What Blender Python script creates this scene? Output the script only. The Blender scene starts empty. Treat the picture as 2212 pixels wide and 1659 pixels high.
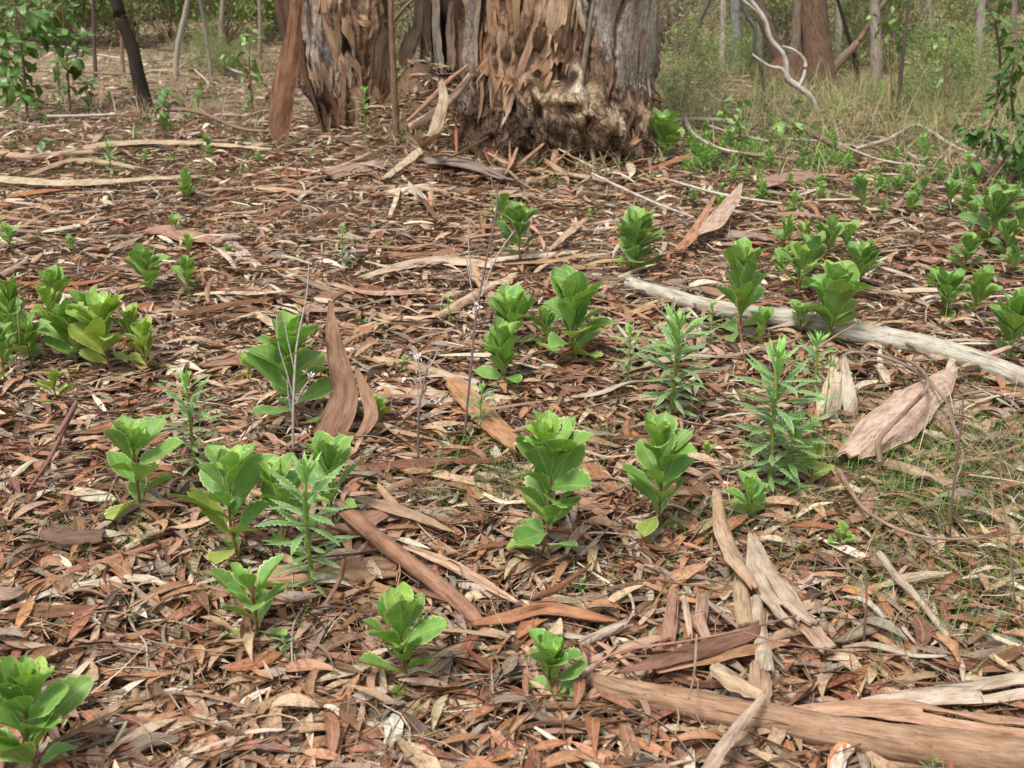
import bpy, math, random
import numpy as np
from math import sin, cos, pi, radians
from mathutils import Matrix, Vector

# ------------------------------------------------------------------ camera, light, exposure
sc = bpy.context.scene
col = sc.collection
CAMH, PITCH, F = 1.30, radians(22.0), 2372.0      # F: focal length in units of a 2212-wide picture
cam_d = bpy.data.cameras.new("camera"); cam = bpy.data.objects.new("camera", cam_d); col.objects.link(cam)
cam.location = (0, 0, CAMH); cam.rotation_euler = (pi/2 - PITCH, 0, 0)
cam_d.sensor_width = 36; cam_d.lens = 36*F/2212; cam_d.clip_start = .05; cam_d.clip_end = 300
cam_d.dof.use_dof = True; cam_d.dof.focus_distance = 2.9; cam_d.dof.aperture_fstop = 7.5
sc.camera = cam
w = bpy.data.worlds.new("World"); sc.world = w; w.use_nodes = True
nt = w.node_tree; nt.nodes.clear()
sky = nt.nodes.new("ShaderNodeTexSky"); sky.sky_type = 'NISHITA'; sky.sun_disc = False
SUN_EL, SUN_AZ = radians(62), radians(215)
sky.sun_elevation = SUN_EL; sky.sun_rotation = SUN_AZ
sky.dust_density = 3.0; sky.air_density = 1.0
hs = nt.nodes.new("ShaderNodeHueSaturation"); hs.inputs['Saturation'].default_value = .22   # overcast: nearly white sky
bg = nt.nodes.new("ShaderNodeBackground"); bg.inputs['Strength'].default_value = .13
wo = nt.nodes.new("ShaderNodeOutputWorld")
nt.links.new(sky.outputs[0], hs.inputs['Color']); nt.links.new(hs.outputs[0], bg.inputs[0]); nt.links.new(bg.outputs[0], wo.inputs[0])
sd = bpy.data.lights.new("sun", 'SUN'); sd.energy = 2.2; sd.angle = radians(11); sd.color = (1, .95, .87)
sun = bpy.data.objects.new("sun", sd); col.objects.link(sun)
sdir = Vector((sin(SUN_AZ)*cos(SUN_EL), cos(SUN_AZ)*cos(SUN_EL), sin(SUN_EL)))
sun.rotation_euler = sdir.to_track_quat('Z', 'Y').to_euler()
sc.view_settings.view_transform = 'Standard'; sc.view_settings.look = 'None'; sc.view_settings.gamma = 1
sc.view_settings.use_curve_mapping = False; sc.view_settings.exposure = 0.70
sc.cycles.max_bounces = 6; sc.cycles.transparent_max_bounces = 4

rs = np.random.RandomState(11); rnd = random.Random(5)
U = rnd.uniform

# ------------------------------------------------------------------ noise, terrain, picture -> place
_T = np.random.RandomState(3).rand(4096)
def _h(i, j, k): return _T[(i*73856093 ^ j*19349663 ^ k*83492791) & 4095]
def noise(x, y, z=0.0):
    x, y, z = np.broadcast_arrays(np.asarray(x, float), np.asarray(y, float), np.asarray(z, float))
    i, j, k = np.floor(x).astype(np.int64), np.floor(y).astype(np.int64), np.floor(z).astype(np.int64)
    a, b, c = x-i, y-j, z-k
    a = a*a*(3-2*a); b = b*b*(3-2*b); c = c*c*(3-2*c)
    r = 0
    for di in (0, 1):
        for dj in (0, 1):
            for dk in (0, 1):
                r = r + _h(i+di, j+dj, k+dk)*(a if di else 1-a)*(b if dj else 1-b)*(c if dk else 1-c)
    return r*2-1
def fbm(x, y, z=0.0, o=4):
    r, s, f = 0, 1., 1.
    for q in range(o): r = r + s*noise(x*f+q*7.1, y*f+q*3.7, z*f+q*1.3); s *= .5; f *= 2.03
    return r
def smooth(a, b, x):
    t = np.clip((x-a)/(b-a), 0, 1); return t*t*(3-2*t)
def hgt(x, y):
    x = np.asarray(x, float); y = np.asarray(y, float)
    h = .035*noise(x*.9, y*.9, 5.) + .014*noise(x*3.1, y*3.1, 9.) + .10*noise(x*.22, y*.22, 2.)*smooth(7, 14, y)
    h = h + .42*np.exp(-((x+.66)/.30)**2-((y-7.95)/.50)**2) + .16*np.exp(-((x+.55)/.55)**2-((y-7.45)/.45)**2)
    h = h + .05*np.exp(-((x+.1)/1.6)**2-((y-7.4)/.9)**2)
    return h
def H1(x, y): return float(hgt(x, y))
CP, SP = cos(PITCH), sin(PITCH)
def ray(px, py):
    a = (px-1106)/F; b = (829.5-py)/F
    return np.array([a, CP+b*SP, -SP+b*CP])
def G(px, py, z=0.0):
    d = ray(px, py); t = -CAMH/min(d[2], -.02)
    for _ in range(25):
        p = d*t; t = t + ((H1(p[0], p[1])+z) - (CAMH+p[2]))/min(d[2], -.02)*.8
        t = min(max(t, .5), 60)
    p = d*t; return np.array([p[0], p[1], CAMH+p[2]])
def atY(px, py, Y):
    d = ray(px, py); t = Y/d[1]; return np.array([d[0]*t, Y, CAMH+d[2]*t])
def depth(p): return p[1]*CP - (p[2]-CAMH)*SP
def toW(wpx, p): return wpx*depth(p)/F
def proj(V):
    d = V[:, 1]*CP - (V[:, 2]-CAMH)*SP
    return 1106+F*V[:, 0]/d, 829.5-F*(V[:, 1]*SP+(V[:, 2]-CAMH)*CP)/d

# ------------------------------------------------------------------ objects and meshes
def tag(o, label=None, cat=None, group=None, kind=None):
    if label: o['label'] = label
    if cat: o['category'] = cat
    if group: o['group'] = group
    if kind: o['kind'] = kind
    return o
def mk_mesh(name, V, Fc, mats, uv=None, colr=None, mi=None, smooth_=True):
    V = np.asarray(V, np.float32); Fc = np.asarray(Fc, np.int32)
    me = bpy.data.meshes.new(name)
    me.vertices.add(len(V)); me.vertices.foreach_set('co', V.ravel())
    k = Fc.shape[1]; me.loops.add(Fc.size); me.loops.foreach_set('vertex_index', Fc.ravel())
    me.polygons.add(len(Fc)); me.polygons.foreach_set('loop_start', np.arange(0, Fc.size, k, dtype=np.int32))
    me.polygons.foreach_set('loop_total', np.full(len(Fc), k, np.int32))
    if smooth_: me.polygons.foreach_set('use_smooth', np.ones(len(Fc), bool))
    for m in mats: me.materials.append(m)
    if mi is not None: me.polygons.foreach_set('material_index', np.asarray(mi, np.int32))
    if uv is not None:
        l = me.uv_layers.new(name='UVMap'); l.data.foreach_set('uv', np.asarray(uv, np.float32)[Fc.ravel()].ravel())
    if colr is not None:
        a = me.color_attributes.new('tint', 'FLOAT_COLOR', 'POINT')
        c = np.ones((len(V), 4), np.float32); c[:, :3] = colr; a.data.foreach_set('color', c.ravel())
    me.update(calc_edges=True); me.validate()
    return me
def add(name, me, parent=None, loc=None, color=None):
    o = bpy.data.objects.new(name, me); col.objects.link(o)
    if parent is not None: o.parent = parent
    if loc is not None: o.location = loc
    if color is not None: o.color = (*color, 1)
    return o
def empty(name, loc, label, cat, group=None):
    o = bpy.data.objects.new(name, None); col.objects.link(o); o.location = loc; o.empty_display_size = .05
    return tag(o, label, cat, group)
def catmull(P, n):
    P = np.asarray(P, float)
    if len(P) == 2: return P[0]+(P[1]-P[0])*np.linspace(0, 1, n)[:, None]
    Q = np.vstack([2*P[0]-P[1], P, 2*P[-1]-P[-2]]); t = np.linspace(0, len(P)-1-1e-9, n); i = t.astype(int); f = (t-i)[:, None]
    a, b, c, d = Q[i], Q[i+1], Q[i+2], Q[i+3]
    return .5*(2*b+(c-a)*f+(2*a-5*b+4*c-d)*f*f+(3*b-a-3*c+d)*f**3)
def nrm(v): return v/np.maximum(np.linalg.norm(v, axis=-1, keepdims=True), 1e-9)
def grid_faces(n, m, off=0):
    i, j = np.meshgrid(np.arange(n-1), np.arange(m-1), indexing='ij'); a = (i*m+j).ravel()+off
    return np.stack([a, a+1, a+m+1, a+m], 1)
def strip(P, W, curl=.6, N=None, thick=.0025, rag=.03, seed=0, nu=7, n=26, wrinkle=.003, twist=0.0, edge=.10, crack=0):
    """a sheet of bark along P: width W(t), arc angle curl(t); double-sided with ragged ends. Returns V, F, uv, mi"""
    P = catmull(P, n); t = np.linspace(0, 1, n)
    W = np.interp(t, np.linspace(0, 1, len(W)), W); c = np.interp(t, np.linspace(0, 1, len(np.atleast_1d(curl))), np.atleast_1d(curl))
    T = nrm(np.gradient(P, axis=0))
    N = np.tile([0, 0, 1.], (n, 1)) if N is None else catmull(N, n)
    B = nrm(np.cross(T, N)); N = nrm(np.cross(B, T))
    tw = twist*t
    B, N = B*np.cos(tw)[:, None]+N*np.sin(tw)[:, None], N*np.cos(tw)[:, None]-B*np.sin(tw)[:, None]
    u = np.linspace(-.5, .5, nu)
    s = np.concatenate([[0], np.cumsum(np.linalg.norm(np.diff(P, axis=0), axis=1))])
    Lg = s[-1]
    Wl = W[:, None]*(1+edge*noise(t[:, None]*9+seed, np.sign(u)[None]*3.3, seed))
    cc = np.where(np.abs(c) < .05, .05, c)[:, None]
    R = Wl/cc; a = u[None]*cc
    lat = R*np.sin(a); up = R*(np.cos(a)-1) + wrinkle*fbm(s[:, None]*14, u[None]*5, seed*1.7, 3)
    rg = rag*Lg*(noise(u*7+seed, seed*.31)*.6+noise(u*19+seed, seed*.77)*.4)
    sh = rg[None]*(1-smooth(0, .16, t))[:, None] + rag*Lg*(noise(u*8-seed, 4.)*.7)[None]*smooth(.84, 1, t)[:, None]
    V = P[:, None]+B[:, None]*lat[..., None]+N[:, None]*up[..., None]+T[:, None]*sh[..., None]
    nn = nrm(B[:, None]*np.sin(a)[..., None]+N[:, None]*np.cos(a)[..., None])
    V2 = V-nn*thick
    m = nu; nv = n*m
    f1 = grid_faces(n, m)[:, ::-1]; f2 = grid_faces(n, m, nv)
    i = np.arange(n-1)*m; j = np.arange(m-1)
    r1 = np.stack([i, i+m, i+m+nv, i+nv], 1); r2 = np.stack([i+m-1, i+m-1+nv, i+2*m-1+nv, i+2*m-1], 1)
    r3 = np.stack([j, j+nv, j+1+nv, j+1], 1); q = (n-1)*m+j; r4 = np.stack([q, q+1, q+1+nv, q+nv], 1)
    Fc = np.vstack([f1, f2, r1, r2, r3, r4]); mi = np.r_[np.zeros(len(f1)), np.ones(len(f2)), np.ones(len(Fc)-2*len(f1))]
    uv = np.stack([(u[None]*W[:, None])+seed*.37, np.broadcast_to(s[:, None], (n, m))+seed*.91], -1).reshape(-1, 2)
    if crack:                                             # a split running in from the far end
        k = f1.shape[0]; jj = np.tile(np.arange(m-1), n-1); ii = np.repeat(np.arange(n-1), m-1)
        j0 = (m-1)//2 + (1 if seed % 2 else 0); bad = (jj == j0) & (ii > n*(1-crack))
        keep = np.ones(len(Fc), bool); keep[:k] = ~bad; keep[k:2*k] = ~bad; Fc = Fc[keep]; mi = mi[keep]
    return np.vstack([V.reshape(-1, 3), V2.reshape(-1, 3)]), Fc, np.vstack([uv, uv]), mi
def tube(P, R, ns=10, n=None, rough=.06, seed=0., hollow=False):
    n = n or max(4, len(P)*4); P = catmull(P, n); t = np.linspace(0, 1, n); R = np.interp(t, np.linspace(0, 1, len(np.atleast_1d(R))), np.atleast_1d(R))
    T = nrm(np.gradient(P, axis=0)); ref = np.array([0, 0, 1.]) if abs(T[:, 2]).mean() < .8 else np.array([0, 1., 0])
    B = nrm(np.cross(T, ref)); N = np.cross(B, T)
    s = np.concatenate([[0], np.cumsum(np.linalg.norm(np.diff(P, axis=0), axis=1))])
    a = np.linspace(0, 2*pi, ns+1)
    rr = R[:, None]*(1+rough*(noise(np.cos(a)[None]*1.3+seed, np.sin(a)[None]*1.3, s[:, None]/max(R.mean(), 1e-4)*.35)+.5*noise(np.cos(a)[None]*3+seed, np.sin(a)[None]*3, s[:, None]/max(R.mean(), 1e-4)*.8)))
    V = P[:, None]+B[:, None]*(rr*np.cos(a)[None])[..., None]+N[:, None]*(rr*np.sin(a)[None])[..., None]
    V = V.reshape(-1, 3); m = ns+1; Fc = grid_faces(n, m)[:, ::-1]
    uv = np.stack([a[None]*R[:, None]+seed*.7, np.broadcast_to(s[:, None], (n, m))+seed*.3], -1).reshape(-1, 2)
    e0, e1 = len(V), len(V)+1
    V = np.vstack([V, P[0]-T[0]*R[0]*.15, P[-1]+T[-1]*R[-1]*.15]); uv = np.vstack([uv, uv[0], uv[-1]])
    j = np.arange(ns); q = (n-1)*m
    Fc = np.vstack([Fc, np.stack([j, j+1, np.full(ns, e0), np.full(ns, e0)], 1)[:, [1, 0, 2, 3]], np.stack([q+j, q+j+1, np.full(ns, e1), np.full(ns, e1)], 1)])
    return V, Fc, uv
def merge(parts):
    Vs, Fs, Us, o = [], [], [], 0
    for p in parts: Vs.append(p[0]); Fs.append(p[1]+o); Us.append(p[2]); o += len(p[0])
    return np.vstack(Vs), np.vstack(Fs), np.vstack(Us)
def mk_tri_mesh(name, V, Fc, mats, uv=None, mi=None):
    """quads where the last two corners coincide become triangles"""
    me = bpy.data.meshes.new(name)
    me.from_pydata(np.asarray(V).tolist(), [], [tuple(dict.fromkeys(f)) for f in np.asarray(Fc).tolist()])
    for m in mats: me.materials.append(m)
    me.polygons.foreach_set('use_smooth', [True]*len(me.polygons))
    if mi is not None: me.polygons.foreach_set('material_index', np.asarray(mi, np.int32))
    if uv is not None:
        vi = np.zeros(len(me.loops), np.int32); me.loops.foreach_get('vertex_index', vi)
        l = me.uv_layers.new(name='UVMap'); l.data.foreach_set('uv', np.asarray(uv, np.float32)[vi].ravel())
    me.update(); return me
def local(V, base): return np.asarray(V)-np.asarray(base)[None]

# ------------------------------------------------------------------ materials
class NB:
    def __init__(s, name):
        s.m = bpy.data.materials.new(name); s.m.use_nodes = True; s.t = s.m.node_tree; s.t.nodes.clear()
    def n(s, typ, **kw):
        x = s.t.nodes.new('ShaderNode'+typ)
        for k, v in kw.items():
            if k.startswith('i_'):
                key = k[2:]; key = int(key) if key.isdigit() else key.replace('_', ' ')
                if hasattr(v, 'is_output'): s.t.links.new(v, x.inputs[key])
                else: x.inputs[key].default_value = v
            else: setattr(x, k, v)
        return x
    def math(s, op, a, b=None, c=None, clamp=False):
        x = s.n('Math', operation=op, use_clamp=clamp)
        for i, v in enumerate((a, b, c)):
            if v is None: continue
            if hasattr(v, 'is_output'): s.t.links.new(v, x.inputs[i])
            else: x.inputs[i].default_value = v
        return x.outputs[0]
    def mix(s, fac, a, b, mode='MIX'):
        x = s.n('MixRGB', blend_type=mode)
        for i, v in enumerate((fac, a, b)):
            if hasattr(v, 'is_output'): s.t.links.new(v, x.inputs[i])
            else: x.inputs[i].default_value = v if i == 0 else (*v, 1) if len(v) == 3 else v
        return x.outputs[0]
    def ramp(s, fac, pts):
        x = s.n('ValToRGB'); s.t.links.new(fac, x.inputs[0]); e = x.color_ramp.elements
        while len(e) < len(pts): e.new(.5)
        for q, (p, c) in zip(e, pts): q.position = p; q.color = (c, c, c, 1) if np.isscalar(c) else (*c, 1)
        return x.outputs[0]
    def noise(s, vec, scale, detail=3, rough=.55):
        x = s.n('TexNoise'); s.t.links.new(vec, x.inputs['Vector']); x.inputs['Scale'].default_value = scale
        x.inputs['Detail'].default_value = detail; x.inputs['Roughness'].default_value = rough; return x.outputs[0]
    def scale(s, vec, v):
        x = s.n('VectorMath', operation='MULTIPLY'); s.t.links.new(vec, x.inputs[0]); x.inputs[1].default_value = v; return x.outputs[0]
    def out(s, colr, rough=.8, bump=None, bs=.5, bd=.002, spec=.3, transl=0., tcol=None):
        p = s.n('BsdfPrincipled'); o = s.n('OutputMaterial')
        for key, v in (('Base Color', colr), ('Roughness', rough), ('Specular IOR Level', spec)):
            if hasattr(v, 'is_output'): s.t.links.new(v, p.inputs[key])
            else: p.inputs[key].default_value = (*v, 1) if key == 'Base Color' else v
        nb = None
        if bump is not None:
            b = s.n('Bump', i_Height=bump, i_Strength=bs, i_Distance=bd); nb = b.outputs[0]; s.t.links.new(nb, p.inputs['Normal'])
        sh = p.outputs[0]
        if transl:
            tr = s.n('BsdfTranslucent'); s.t.links.new(tcol if tcol is not None else colr, tr.inputs[0])
            mx = s.n('MixShader'); mx.inputs[0].default_value = transl; s.t.links.new(sh, mx.inputs[1]); s.t.links.new(tr.outputs[0], mx.inputs[2]); sh = mx.outputs[0]
        s.t.links.new(sh, o.inputs[0]); return s.m
def tint_of(b, src):
    return b.n('ObjectInfo').outputs['Color'] if src == 'obj' else b.n('VertexColor', layer_name='tint').outputs[0]
def m_bark(name, src='obj', mul=(1, 1, 1), fibre=1., spots=.5, bs=.6, bd=.003, vec='UV'):
    b = NB(name); t = tint_of(b, src); tc = b.n('TexCoord').outputs[vec]
    oi = b.n('ObjectInfo').outputs['Random'] if src == 'obj' else 0.0
    if src == 'obj':
        va = b.n('VectorMath', operation='ADD'); b.t.links.new(tc, va.inputs[0]); cx = b.n('CombineXYZ', i_0=b.math('MULTIPLY', oi, 9.), i_1=b.math('MULTIPLY', oi, 5.)); b.t.links.new(cx.outputs[0], va.inputs[1]); tc = va.outputs[0]
    st = b.scale(tc, (1, .07, 1) if vec == 'UV' else (1, 1, .08))
    f = b.noise(st, 420*fibre, 4, .7); f2 = b.noise(b.scale(tc, (1, .16, 1) if vec == 'UV' else (1, 1, .15)), 70*fibre, 3); g = b.noise(tc, 14, 3)
    c = b.mix(1., t, b.ramp(f, [(.3, .5), (.5, 1.0), (.72, 1.3)]), 'MULTIPLY')
    c = b.mix(1., c, b.ramp(f2, [(.3, (.60, .54, .50)), (.5, (1, 1, 1)), (.75, (1.15, 1.14, 1.12))]), 'MULTIPLY')
    c = b.mix(1., c, b.ramp(g, [(.25, (.72, .62, .55)), (.5, (1, .97, .93)), (.75, (1.12, 1.14, 1.18))]), 'MULTIPLY')
    c = b.mix(1., c, mul, 'MULTIPLY')
    cr = b.noise(b.scale(tc, (1, .035, 1) if vec == 'UV' else (1, 1, .05)), 150*fibre, 2, .5)
    c = b.mix(b.ramp(cr, [(.30, .85), (.37, 0.)]), c, b.mix(1., c, (.22, .17, .14), 'MULTIPLY'))
    v = b.n('TexVoronoi'); b.t.links.new(b.scale(tc, (1, .6, 1)), v.inputs['Vector']); v.inputs['Scale'].default_value = 110
    sp = b.math('MULTIPLY', b.ramp(v.outputs['Distance'], [(.0, 1.), (.13, 1.), (.2, 0.)]), b.ramp(b.noise(tc, 30, 2), [(.45, 0.), (.6, spots)]))
    c = b.mix(sp, c, (.035, .02, .014))
    hh = b.math('ADD', b.math('MULTIPLY', f, .5), b.math('MULTIPLY', f2, .9))
    return b.out(c, .78, hh, bs, bd, .25)
def m_leaf_dry(name, src='attr', transl=.12):
    b = NB(name); t = tint_of(b, src); uv = b.n('TexCoord').outputs['UV']; ob = b.n('NewGeometry').outputs['Position']
    sx = b.n('SeparateXYZ', i_0=uv); u = sx.outputs[0]
    d = b.math('ABSOLUTE', b.math('SUBTRACT', u, .5))
    mid = b.math('LESS_THAN', d, .035)
    n1 = b.noise(ob, 60, 3); n2 = b.noise(ob, 240, 2)
    c = b.mix(1., t, b.ramp(n1, [(.3, (.62, .55, .5)), (.52, (1, 1, 1)), (.75, (1.2, 1.16, 1.1))]), 'MULTIPLY')
    c = b.mix(1., c, b.ramp(n2, [(.3, .8), (.6, 1.08)]), 'MULTIPLY')
    c = b.mix(b.math('MULTIPLY', mid, .35), c, (.55, .40, .24))
    edge = b.ramp(d, [(.4, 0.), (.5, .35)]); c = b.mix(edge, c, (.16, .07, .03))
    v = b.n('TexVoronoi'); b.t.links.new(ob, v.inputs['Vector']); v.inputs['Scale'].default_value = 260
    sp = b.math('MULTIPLY', b.ramp(v.outputs['Distance'], [(.0, 1.), (.15, 1.), (.24, 0.)]), b.ramp(b.noise(ob, 35, 2), [(.5, 0.), (.62, .75)]))
    c = b.mix(sp, c, (.03, .015, .01))
    bf = b.n('NewGeometry').outputs['Backfacing']
    c = b.mix(b.math('MULTIPLY', bf, .35), c, b.mix(1., c, (1.1, 1.12, 1.15), 'MULTIPLY'))
    return b.out(c, .55, n1, .35, .002, .4, transl)
def m_green(name, src='obj', veins=True, edgec=(.52, .56, .22), transl=.24, white=0., rough=.52):
    b = NB(name); t = tint_of(b, src); uv = b.n('TexCoord').outputs['UV']; ob = b.n('TexCoord').outputs['Object']
    oi = b.n('ObjectInfo').outputs['Random']
    sx = b.n('SeparateXYZ', i_0=uv); u, v = sx.outputs[0], sx.outputs[1]
    d = b.math('MULTIPLY', b.math('ABSOLUTE', b.math('SUBTRACT', u, .5)), 2.)
    nz = b.n('TexNoise', noise_dimensions='4D'); b.t.links.new(ob, nz.inputs['Vector']); b.t.links.new(b.math('MULTIPLY', oi, 40.), nz.inputs['W']); nz.inputs['Scale'].default_value = 5; nz.inputs['Detail'].default_value = 3
    c = b.mix(1., t, b.ramp(nz.outputs[0], [(.3, (.72, .80, .75)), (.5, (1, 1, 1)), (.72, (1.25, 1.12, .95))]), 'MULTIPLY')
    h = nz.outputs[0]
    if veins:
        ph = b.math('SUBTRACT', b.math('MULTIPLY', v, 7.), b.math('MULTIPLY', d, 2.2)); fr = b.math('FRACT', ph)
        sv = b.ramp(b.math('ABSOLUTE', b.math('SUBTRACT', fr, .5)), [(.0, 1.), (.05, .5), (.12, 0.)])
        c = b.mix(b.math('MULTIPLY', sv, .22), c, (.30, .42, .12))
        h = b.math('SUBTRACT', b.math('MULTIPLY', nz.outputs[0], .5), b.math('MULTIPLY', sv, .5))
    mid = b.ramp(d, [(.0, .75), (.035, .6), (.09, 0.)]); c = b.mix(mid, c, (.34, .42, .14))
    wv = b.n('TexNoise', noise_dimensions='4D'); b.t.links.new(ob, wv.inputs['Vector']); b.t.links.new(b.math('MULTIPLY', oi, 17.), wv.inputs['W']); wv.inputs['Scale'].default_value = 26; wv.inputs['Detail'].default_value = 2
    e = b.math('MULTIPLY', b.ramp(d, [(.84, 0.), (.94, 1.)]), b.ramp(wv.outputs[0], [(.35, .3), (.6, .95)])); c = b.mix(e, c, edgec)
    v2 = b.n('TexVoronoi', voronoi_dimensions='4D'); b.t.links.new(ob, v2.inputs['Vector']); b.t.links.new(b.math('MULTIPLY', oi, 9.), v2.inputs['W']); v2.inputs['Scale'].default_value = 13
    bl = b.math('MULTIPLY', b.ramp(v2.outputs['Distance'], [(.12, 1.), (.2, 0.)]), b.ramp(nz.outputs[0], [(.52, 0.), (.6, .7)])); c = b.mix(bl, c, (.17, .10, .035))
    sp = b.ramp(wv.outputs[0], [(.70, 0.), (.74, .8)]); c = b.mix(sp, c, (.14, .09, .04) if not white else (.6, .63, .5))
    if white:
        e2 = b.math('MULTIPLY', b.ramp(d, [(.55, 0.), (.8, 1.)]), white); c = b.mix(e2, c, (.42, .52, .36))
    bf = b.n('NewGeometry').outputs['Backfacing']
    c = b.mix(b.math('MULTIPLY', bf, .4), c, b.mix(1., c, (1.15, 1.12, 1.45), 'MULTIPLY'))
    return b.out(c, rough, h, .25, .02, .45, transl, b.mix(1., c, (1.25, 1.3, .6), 'MULTIPLY'))
def m_plain(name, src='obj', rough=.8, scale=40, lo=.7, hi=1.2, transl=0.):
    b = NB(name); t = tint_of(b, src); ob = b.n('NewGeometry').outputs['Position']; n = b.noise(ob, scale, 3)
    return b.out(b.mix(1., t, b.ramp(n, [(.3, lo), (.7, hi)]), 'MULTIPLY'), rough, n, .4, .003, .3, transl)
def m_ground():
    b = NB('forest soil'); ob = b.n('NewGeometry').outputs['Position']
    n1 = b.noise(ob, 2.2, 5); n2 = b.noise(ob, 45, 5, .7); n3 = b.noise(ob, 160, 3)
    c = b.mix(b.ramp(n2, [(.35, 0.), (.65, 1.)]), (.075, .042, .026), (.20, .125, .075))
    c = b.mix(b.ramp(n3, [(.5, 0.), (.66, .8)]), c, (.30, .20, .125))
    c = b.mix(b.ramp(n1, [(.45, 0.), (.7, .35)]), c, (.13, .12, .06))
    yy = b.n('SeparateXYZ', i_0=ob).outputs[1]
    c = b.mix(b.math('MULTIPLY', b.ramp(b.math('DIVIDE', yy, 20.), [(.42, 0.), (.6, 1.)]), b.ramp(n2, [(.3, .5), (.6, 1.)])), c, (.36, .27, .18))
    return b.out(c, .95, b.math('ADD', n2, n3), .9, .012, .15)
def m_trunk():
    b = NB('trunk bark'); t = b.n('VertexColor', layer_name='tint').outputs[0]; ob = b.n('TexCoord').outputs['Object']
    st = b.scale(ob, (1, 1, .12)); f = b.noise(st, 70, 5, .72); f2 = b.noise(b.scale(ob, (1, 1, .3)), 22, 4, .65); k = b.noise(ob, 45, 4, .7)
    c = b.mix(1., t, b.ramp(f, [(.3, (.40, .34, .30)), (.5, (1, 1, 1)), (.72, (1.4, 1.36, 1.3))]), 'MULTIPLY')
    c = b.mix(1., c, b.ramp(f2, [(.3, (.62, .52, .46)), (.52, (1, 1, 1)), (.75, (1.2, 1.2, 1.2))]), 'MULTIPLY')
    c = b.mix(1., c, b.ramp(k, [(.32, .6), (.5, 1.), (.7, 1.2)]), 'MULTIPLY')
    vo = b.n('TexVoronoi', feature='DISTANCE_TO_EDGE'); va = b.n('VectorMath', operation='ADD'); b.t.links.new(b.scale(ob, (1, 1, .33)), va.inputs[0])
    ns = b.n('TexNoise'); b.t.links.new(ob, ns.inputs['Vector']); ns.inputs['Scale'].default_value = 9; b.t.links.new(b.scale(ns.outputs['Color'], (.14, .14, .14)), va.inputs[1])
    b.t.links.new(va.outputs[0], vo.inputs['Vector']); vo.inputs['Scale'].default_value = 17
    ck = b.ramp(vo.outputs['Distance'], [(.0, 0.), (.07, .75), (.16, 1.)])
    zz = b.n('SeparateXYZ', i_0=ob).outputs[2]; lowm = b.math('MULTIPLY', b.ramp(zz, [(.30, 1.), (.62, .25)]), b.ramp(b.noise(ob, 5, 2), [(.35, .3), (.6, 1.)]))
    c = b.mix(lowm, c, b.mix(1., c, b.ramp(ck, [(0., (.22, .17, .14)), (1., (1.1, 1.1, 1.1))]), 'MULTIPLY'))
    hh = b.math('ADD', b.math('ADD', b.math('ADD', f, b.math('MULTIPLY', f2, .7)), b.math('MULTIPLY', k, .5)), b.math('MULTIPLY', b.math('MULTIPLY', ck, lowm), 1.2))
    return b.out(c, .88, hh, .9, .018, .2)
M_BARK = m_bark('fallen bark', mul=(.86, .85, .85)); M_BARKIN = m_bark('bark inner face', mul=(1.05, .86, .72), spots=.1, fibre=.6)
M_WOOD = m_bark('weathered wood', fibre=.8, spots=.3, bs=.8, bd=.004)
M_LEAF = m_leaf_dry('dry leaf', 'obj'); M_LEAFM = m_leaf_dry('dry leaf mass', 'attr')
M_MASSBARK = m_bark('litter fragments', 'attr', fibre=.6, bs=.4)
M_BROAD = m_green('broad green leaf'); M_NARROW = m_green('toothed narrow leaf', veins=False, white=.38, edgec=(.5, .58, .4), rough=.55)
M_SAP = m_green('sapling leaf', edgec=(.14, .2, .05), veins=False, rough=.36, transl=.15)
M_FOL = m_plain('bush foliage', 'attr', .5, 3, .75, 1.25, .3)
M_STEM = m_plain('stem skin', 'obj', .6, 90, .75, 1.2); M_GRASS = m_plain('grass blade', 'attr', .5, 20, .8, 1.2, .3)
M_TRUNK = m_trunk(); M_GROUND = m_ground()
PAL = dict(rust=(.33, .145, .070), tan=(.44, .29, .175), brown=(.19, .095, .052), grey=(.26, .205, .155), pale=(.60, .51, .385), dark=(.085, .050, .034),
           red=(.23, .085, .048), straw=(.50, .38, .24), wood=(.42, .36, .29), orange=(.43, .215, .105), pink=(.37, .225, .145))
CWORD = dict(rust='rusty brown', tan='tan', brown='brown', grey='grey brown', pale='pale cream', dark='dark brown', red='reddish', straw='straw coloured', wood='weathered grey', orange='orange brown', pink='pinkish tan')
def jit(c, a=.12):
    k = 1+U(-a, a); return tuple(max(.01, x*k*(1+U(-a, a)*.4)) for x in c)

# ------------------------------------------------------------------ the ground sheet
def ground():
    ys = np.r_[np.linspace(-3, .9, 14), np.linspace(1.0, 12, 300), np.geomspace(12.1, 130, 70)]
    xs = np.r_[-np.geomspace(100, 5.2, 40), np.linspace(-5, 5, 220), np.geomspace(5.2, 100, 40)]
    X, Y = np.meshgrid(xs, ys, indexing='ij')
    Z = hgt(X, Y)
    near = np.exp(-((Y-5)/7)**2)
    Z = Z - .012 + near*(.012*fbm(X*9, Y*9, 1., 3))
    V = np.stack([X, Y, Z], -1).reshape(-1, 3)
    me = mk_mesh('ground', V, grid_faces(len(xs), len(ys))[:, ::-1], [M_GROUND]); tag(add('ground', me), kind='structure')
ground()

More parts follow.
